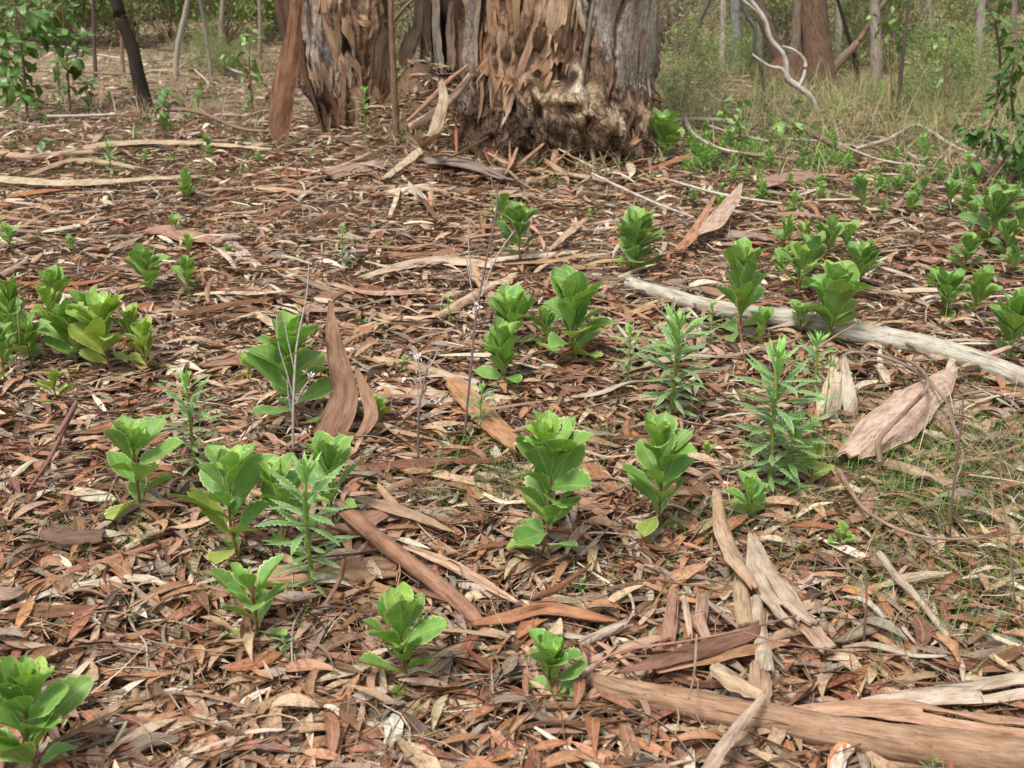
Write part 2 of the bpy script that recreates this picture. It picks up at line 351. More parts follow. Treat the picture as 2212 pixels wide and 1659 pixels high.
# ------------------------------------------------------------------ many small flat things at once
def ribbons(pos, yaw, L, W, sick, bend, twist, tilt, roll, shape, rows=5, cross=2, fold=.15, col_=None, rs=rs):
    N = len(L); t = np.linspace(0, 1, rows+1)[None]
    ang = sick[:, None]*(t-.5); ds = L[:, None]/rows
    cx = np.cumsum(np.cos(ang)*ds, 1)-L[:, None]*.5; cy = np.cumsum(np.sin(ang)*ds, 1); cy = cy-cy.mean(1, keepdims=True)
    cz = bend[:, None]*L[:, None]*(4*t*(1-t))
    wid = W[:, None]*shape(t)
    u = np.linspace(-.5, .5, cross+1)[None, None]
    tw = (twist[:, None]*(t-.5)+roll[:, None])[..., None]
    lat = wid[..., None]*u; up = fold*wid[..., None]*(np.abs(u)*2)
    la = lat*np.cos(tw)-up*np.sin(tw); uu = lat*np.sin(tw)+up*np.cos(tw)
    x = cx[..., None]-np.sin(ang)[..., None]*la; y = cy[..., None]+np.cos(ang)[..., None]*la; z = cz[..., None]+uu
    ct, st = np.cos(tilt)[:, None, None], np.sin(tilt)[:, None, None]
    x, z = x*ct-z*st, x*st+z*ct
    c, s = np.cos(yaw)[:, None, None], np.sin(yaw)[:, None, None]
    V = np.stack([x*c-y*s+pos[:, 0, None, None], x*s+y*c+pos[:, 1, None, None], z+pos[:, 2, None, None]], -1)
    m = (rows+1)*(cross+1); Fc = (grid_faces(rows+1, cross+1)[None]+(np.arange(N)*m)[:, None, None]).reshape(-1, 4)
    uv = np.broadcast_to(np.stack([np.broadcast_to(u[0]+.5, (rows+1, cross+1)), np.broadcast_to(t[0][:, None], (rows+1, cross+1))], -1)[None], (N, rows+1, cross+1, 2)).reshape(-1, 2)
    cc = None if col_ is None else np.repeat(col_, m, 0)
    return V.reshape(-1, 3), Fc, uv, cc
lens = lambda t: np.clip(np.interp(t, [0, .12, .3, .55, .8, 1], [.10, .55, .95, 1., .6, .05]), .03, 1)
chip = lambda t: np.interp(t, [0, .1, .5, .9, 1], [.5, .85, 1, .8, .35])
blade = lambda t: np.interp(t, [0, .5, 1], [1, .8, .06])
def polar(n, r0, r1, p=1.5, half=.72):
    u = rs.rand(n); k = 2-p
    r = (r0**k+u*(r1**k-r0**k))**(1/k) if abs(k) > 1e-3 else r0*(r1/r0)**u
    a = (rs.rand(n)*2-1)*half
    return r*np.sin(a), r*np.cos(a)
def pick(n, names, p):
    P = np.array([PAL[k] for k in names]); i = rs.choice(len(names), n, p=np.array(p)/sum(p))
    c = P[i]*(1+.34*(rs.rand(n, 1)-.5))*(1+.12*(rs.rand(n, 3)-.5)); g = c.mean(1, keepdims=True)
    return c if 'g1' in names or 'f1' in names or 'f2' in names else c*.87+g*.13*np.array([1.06, 1., .92])
TREES = [(.27, 7.16, .60), (-.96, 7.80, .43)]
def free(x, y):
    ok = np.ones(len(x), bool)
    for a, b, r in TREES: ok &= (x-a)**2+(y-b)**2 > (r*.85)**2
    return ok
def lay(x, y, hi): return np.stack([x, y, hgt(x, y)+hi], 1)
def mass(name, parts, mat, label, cat):
    V, Fc, Uv, C, o = [], [], [], [], 0
    for a, b, c, d in parts: V.append(a); Fc.append(b+o); Uv.append(c); C.append(d); o += len(a)
    me = mk_mesh(name, np.vstack(V), np.vstack(Fc), [mat], np.vstack(Uv), np.vstack(C))
    return tag(add(name, me), label, cat, kind='stuff')
def litter():
    parts = []
    for n, r0, r1, p, rows, cross, sc_, hi in ((15000, 1.0, 3.6, 1.2, 6, 2, 1., .030), (17000, 3.4, 7.6, 1.3, 5, 2, 1.05, .032), (21000, 7.4, 34, 1.6, 3, 1, 1.5, .03)):
        x, y = polar(n, r0, r1, p); k = free(x, y); x, y = x[k], y[k]; n = len(x)
        # fewer leaves over the grassy patch at the near right and on the far open ground
        L = (.045+.085*rs.rand(n)**1.2)*sc_*(1+.25*(rs.rand(n)-.5)); W = L*(.13+.12*rs.rand(n))
        h = rs.rand(n)**1.4*hi+.002
        C = pick(n, ['rust', 'tan', 'brown', 'grey', 'pale', 'dark', 'red', 'straw', 'orange', 'pink'], [20, 20, 13, 12, 6, 4, 7, 8, 12, 15] if r0 < 3 else [15, 20, 12, 14, 8, 4, 6, 10, 10, 16] if r0 < 7 else [4, 22, 7, 16, 18, 2, 1, 24, 3, 14])
        C *= (.55+.45*np.clip(h/hi*2.2, 0, 1))[:, None]*0+1
        parts.append(ribbons(lay(x, y, h), rs.rand(n)*2*pi, L, W, rs.randn(n)*.7, rs.randn(n)*.07+.03, rs.randn(n)*.8, rs.randn(n)*.16, rs.randn(n)*.3, lens, rows, cross, .16+.1*rs.rand(), C))
    mass('leaf_litter', parts, M_LEAFM, 'mat of dead brown and tan gum leaves covering the forest floor', 'leaf litter')
    parts = []
    for n, r0, r1, p, sc_ in ((30000, 1.0, 4.2, 1.2, 1.), (34000, 4, 9, 1.3, 1.3), (26000, 8.5, 34, 1.6, 2.6)):
        x, y = polar(n, r0, r1, p); k = free(x, y); x, y = x[k], y[k]; n = len(x)
        L = (.010+.030*rs.rand(n)**2)*sc_; W = L*(.12+.45*rs.rand(n)**1.5)
        C = pick(n, ['rust', 'tan', 'brown', 'grey', 'pale', 'dark', 'wood', 'straw'], [16, 16, 16, 16, 12, 12, 8, 12] if r0 < 6 else [10, 22, 8, 16, 14, 4, 10, 20])
        parts.append(ribbons(lay(x, y, rs.rand(n)**1.3*.018), rs.rand(n)*2*pi, L, W, rs.randn(n)*.5, rs.randn(n)*.08, rs.randn(n)*.8, rs.randn(n)*.3, rs.randn(n)*.5, chip, 1, 1, .1, C))
    mass('litter_crumbs', parts, M_MASSBARK, 'small broken bits of bark, wood and leaf between the fallen leaves', 'debris')
    parts = []                                            # straw, leaf stalks, thin twigs: thin three-sided rods read as folded ribbons
    for n, r0, r1, p, sc_ in ((9000, 1.0, 4.2, 1.2, 1.), (9000, 4, 9, 1.3, 1.4), (6500, 8.5, 30, 1.6, 2.2)):
        x, y = polar(n, r0, r1, p); k = free(x, y); x, y = x[k], y[k]; n = len(x)
        L = (.05+.16*rs.rand(n)**1.6)*sc_; W = (.0010+.0022*rs.rand(n)**2)*sc_
        C = pick(n, ['rust', 'tan', 'brown', 'grey', 'pale', 'red', 'straw', 'dark'], [12, 14, 14, 14, 12, 16, 16, 10])
        parts.append(ribbons(lay(x, y, .006+rs.rand(n)**1.2*.034), rs.rand(n)*2*pi, L, W, rs.randn(n)*.9, rs.randn(n)*.06+.03, rs.randn(n)*.4, rs.randn(n)*.10, rs.randn(n)*.3, lambda t: .6+.4*np.cos((t-.4)*2), 4, 2, 1.3, C))
    mass('twig_litter', parts, M_MASSBARK, 'tangle of thin twigs, leaf stalks and straw lying over the leaves', 'debris')
def slivers():
    parts = []
    for n, r0, r1, p, sc_ in ((900, 1.3, 3.4, 1.2, .8), (4200, 3.2, 8.2, 1.1, 1.0), (2600, 8, 26, 1.6, 1.7)):
        x, y = polar(n, r0, r1, p); k = free(x, y) & ~((x > .55) & (y < 2.9)); x, y = x[k], y[k]; n = len(x)
        L = (.06+.24*rs.rand(n)**1.8)*sc_; W = (.006+.016*rs.rand(n)**1.6)*sc_*(1+L)
        C = pick(n, ['tan', 'grey', 'pale', 'brown', 'pink', 'rust', 'wood', 'dark'], [14, 14, 13, 14, 16, 10, 12, 8])
        yaw = np.where(rs.rand(n) < .32, rs.randn(n)*.5, rs.rand(n)*2*pi)
        parts.append(ribbons(lay(x, y, .012+rs.rand(n)**1.3*.034), yaw, L, W, rs.randn(n)*.35, rs.randn(n)*.04+.03, rs.randn(n)*.9, rs.randn(n)*.06, rs.randn(n)*.4, chip, 5, 3, -.28, C))
    mass('bark_slivers', parts, M_MASSBARK, 'narrow slivers of shed bark scattered among the leaves', 'bark slivers')
litter(); slivers()

def grass():
    def tufts(n, cx, cy, sx, sy, rot, L0, L1, W, names, p, rows=3, lean=.5, clump=8):
        m = n//clump; a = rs.randn(m, 2)*[sx, sy]; c, s = cos(rot), sin(rot)
        x = np.repeat(cx+a[:, 0]*c-a[:, 1]*s, clump)+rs.randn(m*clump)*.012; y = np.repeat(cy+a[:, 0]*s+a[:, 1]*c, clump)+rs.randn(m*clump)*.012
        k = free(x, y) & (y > .8); x, y = x[k], y[k]; n = len(x)
        L = L0+(L1-L0)*rs.rand(n); C = pick(n, names, p)
        V, Fc, uv, cc = ribbons(np.zeros((n, 3)), np.zeros(n), L, np.full(n, W)*(.6+.8*rs.rand(n)), np.zeros(n), np.zeros(n), rs.randn(n)*.8, np.zeros(n), rs.rand(n)*3, blade, rows, 1, 0, C)
        m2 = (rows+1)*2; V = V.reshape(n, m2, 3); t = V[:, :, 0]/L[:, None]+.5
        # stand the blade up and let it lean over
        ln = (lean*(.3+rs.rand(n)))[:, None]; az = (rs.rand(n)*2*pi)[:, None]
        along = V[:, :, 0]+L[:, None]*.5; ang = ln*(.4+t*1.2)
        hx = along*np.sin(ang); z = along*np.cos(ang)
        X = x[:, None]+hx*np.cos(az)-V[:, :, 1]*np.sin(az); Y = y[:, None]+hx*np.sin(az)+V[:, :, 1]*np.cos(az)
        Z = hgt(x, y)[:, None]+z+V[:, :, 2]*.3
        return np.stack([X, Y, Z], -1).reshape(-1, 3), Fc, uv, cc
    PAL.update(g1=(.13, .26, .045), g2=(.19, .28, .07), g3=(.09, .16, .045), y1=(.36, .36, .12), y2=(.44, .38, .18))
    gs = ['g1', 'g2', 'g3']; P = []
    for px, py, sx, sy, n in ((2050, 1050, .24, .22, 1900), (2120, 1200, .18, .22, 1200), (2140, 950, .2, .25, 900), (1950, 1010, .2, .12, 420), (2080, 1400, .12, .14, 320), (1040, 1000, .10, .08, 230), (1000, 1090, .06, .05, 90),
                              (1310, 960, .07, .06, 110), (1530, 1150, .07, .05, 90), (1090, 1060, .05, .05, 120), (150, 1210, .16, .1, 160), (330, 1300, .14, .1, 110), (1700, 1240, .25, .15, 120), (1950, 800, .3, .3, 260), (1500, 980, .3, .2, 120), (1250, 1420, .5, .12, 110), (700, 1330, .4, .2, 90), (900, 1120, .2, .1, 110)):
        p = G(px, py); P.append(tufts(n, p[0], p[1], sx, sy, 0, .025, .10, .0022, gs, [4, 5, 2], 3, .55, 7))
    mass('green_grass', P, M_GRASS, 'sparse bright green grass shoots coming up through the litter', 'grass')
    P = []
    for px, py, sx, sy, n, l1 in ((1900, 1080, .28, .22, 600, .13), (2080, 1150, .2, .2, 550, .14), (1500, 560, .8, .6, 900, .12), (1700, 470, 1.2, .8, 1200, .15), (700, 1380, .05, .04, 60, .12), (1260, 1030, .12, .1, 160, .12), (300, 560, .8, .6, 400, .12), (2150, 1000, .2, .2, 400, .2)):
        p = G(px, py); P.append(tufts(n, p[0], p[1], sx, sy, 0, .04, l1, .0020, ['straw', 'tan', 'pale', 'grey'], [5, 4, 2, 2], 3, 1.15, 9))
    mass('dry_grass', P, M_GRASS, 'dead straw grass lying in tangled wisps at the right and middle', 'grass')
    P = []
    for px, py, sx, sy, n, l1, nm, pr in ((2050, 265, 1.4, 1.3, 7000, .32, ['y1', 'y2', 'g2', 'straw'], [5, 4, 3, 3]), (2150, 235, 1.0, .9, 3500, .34, ['y1', 'y2', 'g2'], [6, 4, 2]), (1750, 240, 1.6, 1.2, 3000, .24, ['grey', 'straw', 'g3', 'g1', 'g2'], [5, 3, 4, 3, 4]), (1550, 235, 1.0, 1.2, 2200, .24, ['grey', 'straw', 'g3', 'g2'], [5, 3, 4, 4]),
                                        (1950, 330, 1.6, .8, 2600, .2, ['straw', 'tan', 'g2', 'grey'], [5, 4, 2, 3]), (350, 170, 2.4, 2.2, 3200, .20, ['straw', 'g2', 'pale', 'grey', 'g3'], [4, 3, 3, 3, 2]), (300, 260, 2.2, 1.0, 1400, .10, ['straw', 'g2', 'pale', 'g1'], [4, 3, 3, 3]), (1600, 330, 1.0, .6, 1600, .10, ['g1', 'g2', 'straw'], [4, 4, 3]), (1850, 190, 3.0, 2.2, 2600, .45, ['g2', 'g3', 'straw', 'grey', 'g1'], [5, 4, 2, 2, 4]),
                                        (430, 230, 1.2, .7, 900, .3, ['straw', 'tan', 'pale'], [4, 4, 2])):
        p = G(px, py); P.append(tufts(n, p[0], p[1], sx, sy, 0, .08, l1, .005, nm, pr, 3, .6, 10))
    mass('meadow_grass', P, M_GRASS, 'taller yellowing and grey green grass in the clearing beyond the tree', 'grass')
grass()

# ------------------------------------------------------------------ woodland far behind
def leafcloud(n, fn, size, cols, p, flat=.0):
    P = fn(n); n = len(P); s = size*(.6+.8*rs.rand(n)); C = pick(n, cols, p)
    a = nrm(rs.randn(n, 3)); b = nrm(np.cross(a, rs.randn(n, 3)))
    q = np.stack([P-a*s[:, None], P+b*s[:, None]*.42, P+a*s[:, None], P-b*s[:, None]*.42], 1)
    return q.reshape(-1, 3), np.arange(n*4).reshape(-1, 4), np.tile([[.5, 0], [1, .5], [.5, 1], [0, .5]], (n, 1)), np.repeat(C, 4, 0)
PAL.update(f1=(.10, .18, .045), f2=(.18, .28, .075), f3=(.28, .36, .11), f4=(.07, .12, .045), f5=(.34, .34, .18), f6=(.32, .25, .18))  # background foliage tones, lightened to stand in for haze
def blobs(k, R, Hh, seed):
    r = np.random.RandomState(seed); c = r.rand(k, 3); a = c[:, 0]*2*pi
    return np.stack([np.cos(a)*R*c[:, 1]**.5, np.sin(a)*R*c[:, 1]**.5, .04*Hh+c[:, 2]*Hh*.88], 1), .16*Hh*(.5+r.rand(k))
def shrub_mesh(seed, R, Hh, n, size, cols, p):
    C, rad = blobs(26, R, Hh, seed); r = np.random.RandomState(seed)
    def fn(n):
        i = r.randint(0, len(C), n); return C[i]+nrm(r.randn(n, 3))*(rad[i]*(.35+.65*r.rand(n)))[:, None]
    fol = leafcloud(n, fn, size, cols, p)
    stems = []
    for j in range(len(C)):
        b = np.array([r.randn()*.06, r.randn()*.06, -.05]); m = (b+C[j])*.5+r.randn(3)*.08
        stems.append(tube([b, m, C[j]], [.008, .006, .003], 5, 7, seed=j))
    return fol, merge(stems)
SHR = []
for q, (R, Hh, n, s, cols, p) in enumerate(((1.0, 2.1, 3600, .034, ['f1', 'f2', 'f3'], [3, 4, 3]), (1.1, 2.5, 3800, .032, ['f2', 'f3', 'f5'], [4, 3, 3]), (.8, 1.5, 2600, .030, ['f3', 'f5', 'f2', 'f6'], [3, 3, 2, 2]),
                                            (1.2, 2.8, 4200, .040, ['f1', 'f4', 'f2'], [4, 2, 4]), (.7, 1.1, 2200, .026, ['f5', 'f6', 'f3', 'straw'], [3, 4, 2, 2]))):
    fol, st = shrub_mesh(40+q, R, Hh, n, s, cols, p)
    SHR.append((mk_mesh('bush_foliage', fol[0], fol[1], [M_FOL], fol[2], fol[3], smooth_=False), mk_mesh('bush_stems', st[0], st[1], [M_STEM], st[2])))
BGP = ((150, 'behind the upper left saplings'), (330, 'behind the blackened trunk'), (480, 'behind the pale leaning sapling'), (640, 'left of the hanging bark'), (1010, 'seen between the two gum trunks'), (1400, 'behind the right gum trunk'), (1560, 'just right of the gum tree'),
       (1680, 'behind the curved dead branch'), (1830, 'behind the distant gum clump'), (1960, 'behind the lone grey trunk'), (2100, 'above the clearing'), (9999, 'behind the spreading shrub'))
def shrub(k, x, y, s, label, group):
    q = proj(np.array([[x, y, 0.]]))[0][0]; label = label+' '+next(t for e, t in BGP if q < e)
    rz = U(0, 6.28)
    o = empty('understorey_shrub', (x, y, H1(x, y)-.03), label, 'shrub', group); o.rotation_euler.z = rz; o.scale = (s*U(.9, 1.1), s*U(.9, 1.1), s)
    add('foliage', SHR[k][0], o); add('stems', SHR[k][1], o, color=(.20, .14, .09))
KW = ['dark green', 'mid green', 'yellowish green', 'deep green tall', 'brownish sparse']
for i in range(17):                                       # left wall of bushes, beyond the open litter
    x = -8.6+i*.46+U(-.2, .2); k = rnd.choice([0, 1, 1, 3, 2]); y = U(14.6, 17.5)
    shrub(k, x, y, U(.8, 1.1), f'{KW[k]} bush of the left thicket', 'bushes of the left thicket')
for i in range(34):                                       # behind and to the right of the tree
    x = -1.6+i*.31+U(-.25, .25); k = rnd.choice([1, 2, 2, 4, 4, 0]); y = U(12.4, 17.0) if x < 4.2 else U(14.5, 18)
    shrub(k, x, y, U(.65, 1.05), f'{KW[k]} bush of the scrub', 'bushes of the scrub beyond the clearing')
for i in range(26):
    x = U(-13, 12); k = rnd.choice([0, 1, 3]); shrub(k, x, U(18.5, 23), U(1.1, 1.5), f'{KW[k]} bush deep in the woodland', 'bushes deep in the woodland')
for i in range(26):
    px = U(1430, 2250); g = G(px, U(165, 250))
    if 1620 < px < 1840: continue
    g = g; k = rnd.choice([2, 2, 1, 0]); shrub(k, g[0], g[1], U(.16, .34)*(1+.5*(g[1] > 12)), f'knee high {KW[k]} bush on the open ground', 'knee high bushes on the open ground')
for i in range(16):
    px = U(330, 620); g = G(px, U(108, 170)); k = rnd.choice([2, 1, 4]); shrub(k, g[0], g[1], U(.14, .26), f'low {KW[k]} bush on the far ground', 'low bushes on the far left ground')
for x, y, s in ((-1.45, 10.9, .42), (-1.2, 9.9, .34), (1.15, 10.2, .30), (1.35, 11.3, .45), (2.0, 11.9, .45), (2.7, 12.6, .5), (3.6, 12.9, .45), (5.0, 13.5, .5), (-.35, 10.6, .5), (0.2, 11.5, .6)):
    k = rnd.choice([2, 4, 4]); shrub(k, x, y, s, f'low {KW[k]} bush before the scrub', 'low bushes behind the gum tree')
def far_mass():
    def fn(n):
        a = (rs.rand(n)*2-1)*.95; r = 24+rs.rand(n)*12; x, y = r*np.sin(a), r*np.cos(a)
        z = hgt(x, y)+rs.rand(n)**.9*7.5*(.75+.35*noise(x*.35, 3.)); return np.stack([x, y, z], 1)
    mass('distant_woodland', [leafcloud(60000, fn, .11, ['f1', 'f2', 'f4', 'f5', 'f3'], [3, 4, 2, 3, 2])], M_FOL, 'hazy green mass of distant trees closing the view', 'woodland')
far_mass()

def trunk_simple(name, base, path_px, wpx, color, label, group=None, Hh=4.5, cat='tree', limb=True):
    """a tree stem standing at base; path_px: picture points up the stem at the base's distance; goes on upward beyond the picture"""
    b = G(*base); P = [b-np.array([0, 0, .05])]+[atY(px, py, b[1]) for px, py in path_px]
    d = P[-1]-P[-2]; d = d/np.linalg.norm(d); P.append(P[-1]+d*max(.6, Hh-P[-1][2])*.5); P.append(P[-1]+(d*.8+np.array([.05, 0, .2]))*max(.6, Hh-P[-1][2])*.6)
    R = [toW(wp, b)/2 for wp in wpx]; R = R+[R[-1]*.8]*(len(P)-len(R)-0)
    o = empty(name, tuple(b), label, cat, group)
    V, Fc, uv = tube(P, R, 10, 26, .12, seed=base[0]*.01); me = mk_mesh('trunk', local(V, b), Fc, [M_STEM if wpx[0] < 16 else M_WOOD], uv); add('trunk', me, o, color=color)
    top = P[-1]; tips = []
    if limb:
        for q in range(3):
            e = top+np.array([U(-.8, .8), U(-.6, .6), U(.3, 1.0)]); V, Fc, uv = tube([P[-2]+(top-P[-2])*U(.1, .9), (top+e)/2+np.array([0, 0, .1]), e], [R[-1]*.5, R[-1]*.3, .006], 6, 8)
            add('limb', mk_mesh('limb', local(V, b), Fc, [M_STEM], uv), o, color=color); tips.append(e)
        tp = np.array(tips)-b
        def fn(n): return tp[rs.randint(0, 3, n)]+rs.randn(n, 3)*[.35, .35, .25]
        f = leafcloud(500, fn, .045, ['f1', 'f2', 'f5'], [3, 3, 2]); add('crown', mk_mesh('crown', f[0], f[1], [M_FOL], f[2], f[3], smooth_=False), o)
    return o
BK = (.035, .025, .02); GB = (.27, .23, .19)
trunk_simple('charred_sapling', (322, 243), [(300, 170), (288, 110), (262, 40), (246, -20)], [34, 30, 27, 26, 24], BK, 'leaning blackened sapling trunk rising from the litter at the left', cat='tree')
for i, (b, pth, wd, c, lab) in enumerate((
    ((206, 172), [(203, 80), (201, 0)], [9, 8, 7], (.10, .07, .06), 'slender dark sapling just beside the blackened trunk, on its left'),
    ((268, 165), [(264, 120), (262, 0)], [9, 8, 7], (.26, .15, .10), 'thin reddish sapling behind the blackened trunk'),
    ((378, 172), [(383, 110), (402, 20), (408, -20)], [13, 12, 11, 10], (.33, .29, .23), 'thin pale grey sapling leaning right between blackened trunk and gum'),
    ((455, 170), [(453, 130), (445, 80)], [9, 8, 7], (.30, .26, .22), 'grey sapling half way between blackened trunk and gum tree'),
    ((128, 215), [(124, 150), (118, 60), (110, -10)], [7, 7, 6, 5], (.20, .12, .09), 'thin brown sapling at the edge of the left thicket'),
    ((1482, 195), [(1490, 130), (1510, 50), (1540, -20)], [13, 12, 11, 10], (.12, .09, .07), 'thin dark sapling leaning right just past the gum tree'),
    ((1560, 165), [(1562, 80), (1564, -10)], [16, 15, 13], (.40, .37, .33), 'pale grey sapling far behind the curved dead branch'),
    ((1590, 160), [(1590, 80), (1588, -10)], [22, 20, 18], (.40, .42, .42), 'smooth bluish white gum trunk behind the curved dead branch'),
    ((1460, 130), [(1461, 60), (1462, -10)], [14, 13, 12], (.22, .18, .15), 'brown young trunk nearest the gum tree, on its right'),
    ((1700, 175), [(1682, 120), (1650, 40), (1632, -20)], [30, 30, 28, 26], (.20, .14, .11), 'brown gum stem leaning left out of the distant clump'),
    ((1775, 190), [(1762, 100), (1752, 0)], [76, 66, 60], (.18, .115, .08), 'thickest upright brown gum stem of the distant clump'),
    ((1712, 190), [(1720, 90), (1726, 0)], [24, 22, 20], (.20, .16, .13), 'middle grey brown gum stem of the distant clump'),
    ((1790, 185), [(1800, 150), (1850, 95), (1880, 50)], [24, 22, 16, 10], (.22, .16, .12), 'brown stem leaning right out of the distant clump'),
    ((1812, 150), [(1812, 60), (1812, -10)], [16, 15, 14], (.47, .43, .37), 'pale barked young trunk just right of the distant clump'),
    ((1895, 192), [(1892, 100), (1888, 0)], [30, 26, 22], (.33, .28, .25), 'smooth grey brown trunk standing alone in the right scrub'),
    ((1853, 185), [(1848, 130), (1838, 95)], [14, 12, 8], BK, 'short charred stem in the right scrub'),
    ((1941, 255), [(1946, 160), (1955, 80), (1964, -10)], [10, 9, 8, 7], (.11, .08, .07), 'tall thin dark sapling standing in the grass clearing'),
    ((2115, 120), [(2117, 60), (2120, 0)], [22, 20, 18], (.34, .31, .29), 'grey trunk far back above the yellow grass'),
    ((1440, 120), [(1439, 60), (1436, -10)], [10, 9, 8], (.25, .21, .18), 'thin grey trunk in the scrub behind the gum tree'),
    ((1640, 150), [(1642, 70), (1641, -10)], [14, 13, 12], (.30, .26, .22), 'grey young trunk between the pale gum and the clump'),
    ((2010, 130), [(2008, 60), (2005, -10)], [13, 12, 11], (.30, .26, .22), 'thin grey trunk deep in the scrub above the clearing'),
    ((2190, 140), [(2188, 60), (2192, -10)], [18, 16, 14], (.24, .20, .17), 'brown trunk at the far right corner of the scrub'),
    ((560, 130), [(562, 60), (560, -10)], [10, 9, 8], (.28, .22, .17), 'slim brown trunk in the thicket beside the gum tree'),
    ((480, 120), [(478, 60), (482, -10)], [12, 11, 10], (.27, .23, .19), 'slim grey trunk in the thicket above the fallen branches'),
    ((60, 110), [(62, 60), (70, -10)], [14, 12, 10], (.14, .11, .09), 'dark trunk in the thicket at the far left corner'))):
    trunk_simple('young_tree', b, pth, wd, c, lab, limb=(i % 2 == 0 or wd[0] > 20))
# the rounded swelling of bark and roots at the foot of the distant clump
b = G(1700, 190); o = empty('root_burl', tuple(b), 'rounded reddish brown burl at the foot of the distant gum clump', 'burl')
th, ph = np.meshgrid(np.linspace(0, 2*pi, 41), np.linspace(.02, pi*.62, 18), indexing='ij')
dx, dy, dz = np.cos(th)*np.sin(ph), np.sin(th)*np.sin(ph), np.cos(ph); rr = 1+.10*fbm(dx*3, dy*3, dz*3, 4)
V = np.stack([dx*rr*.27, dy*rr*.22, dz*rr*.33-.03], -1).reshape(-1, 3)
add('swelling', mk_mesh('swelling', V, grid_faces(41, 18)[:, ::-1], [M_BARK], np.stack([th.ravel()*.3, ph.ravel()*.4], 1)), o, color=(.13, .072, .045))
V, Fc, uv = tube([(-.20, 0, 0), (-.30, -.03, .10), (-.33, 0, .22)], [.07, .055, .04], 10, 8); add('root', mk_mesh('root', V, Fc, [M_BARK], uv), o, color=(.13, .09, .05))

# ------------------------------------------------------------------ the big twin-stemmed gum tree
TB = np.array([.1, 7.5, 0.])
tree = empty('gum_tree', tuple(TB), 'large old twin trunked gum tree shedding brown bark, standing behind the seedlings', 'tree')
def lump(X, Y, cx, cy, sx, sy): return np.exp(-((X-cx)/sx)**2-((Y-cy)/sy)**2)
def trunk_mesh(name, Yc, prof, Rf, na, nz, ztop, disp, colf, ndeep=1.0):
    """prof: rows (py, x_left, x_right) of the outline in the photograph at distance Yc"""
    rows = sorted(((atY(0, py, Yc)[2], atY(xl, py, Yc)[0], atY(xr, py, Yc)[0]) for py, xl, xr in prof))
    zz = np.array([r[0] for r in rows]); xl = np.array([r[1] for r in rows]); xr = np.array([r[2] for r in rows])
    z = np.linspace(zz[0], ztop, nz); cx = np.interp(z, zz, (xl+xr)/2); hw = np.interp(z, zz, (xr-xl)/2)
    over = np.maximum(z-zz[-1], 0); sl = (cx[np.searchsorted(z, zz[-1])-1]-np.interp(zz[-1]-.25, z, cx))/.25
    cx = cx+over*np.clip(sl, -.25, .25); hw = hw*(1-.05*over)
    a = np.linspace(0, 2*pi, na+1); A, Z = np.meshgrid(a, z, indexing='ij')
    CX, HW = np.broadcast_to(cx, A.shape), np.broadcast_to(hw, A.shape)
    X0 = CX+HW*np.cos(A); Y0 = Yc+HW*ndeep*np.sin(A)
    PX, PY = [v.reshape(A.shape) for v in proj(np.stack([X0, Y0, Z], -1).reshape(-1, 3))]
    front = smooth(.25, -.25, np.sin(A))
    D = disp(A, Z, PX, PY, front, X0, Y0); D[-1] = D[0]
    X = CX+(HW+D)*np.cos(A); Y = Yc+(HW*ndeep+D)*np.sin(A)
    V = np.stack([X, Y, Z], -1).reshape(-1, 3)
    C = colf(A, Z, PX, PY, front, D, X0, Y0).reshape(-1, 3)
    uv = np.stack([A.ravel()*.5, Z.ravel()], 1)
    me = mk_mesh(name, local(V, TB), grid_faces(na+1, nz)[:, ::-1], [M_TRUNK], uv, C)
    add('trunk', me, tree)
    def surf(px, py, off=.012):
        """point on the trunk's front seen at a picture point, and its outward normal"""
        z_ = atY(px, py, Yc)[2]
        for _ in range(8):
            c_ = np.interp(z_, z, cx); h_ = np.interp(z_, z, hw); xx = atY(px, py, Yc-.2)[0]; s_ = np.clip((xx-c_)/h_, -.97, .97); Ys = Yc-h_*ndeep*math.sqrt(1-s_*s_)
            p = atY(px, py, Ys); z_ = p[2]; s_ = np.clip((p[0]-c_)/h_, -.97, .97); Ys = Yc-h_*ndeep*math.sqrt(1-s_*s_)
        n_ = np.array([s_, -math.sqrt(1-s_*s_), .0]); i = int(np.argmin(np.abs(V[:, 0]-(c_+h_*s_))+np.abs(V[:, 1]-Ys)+np.abs(V[:, 2]-z_)))
        d_ = D.ravel()[i]
        return np.array([c_+(h_+d_+off)*s_, Yc-(h_*ndeep+d_+off)*math.sqrt(1-s_*s_), z_]), n_
    return surf
def lerp3(a, b, m): return np.asarray(a)*(1-m[..., None])+np.asarray(b)*m[..., None]
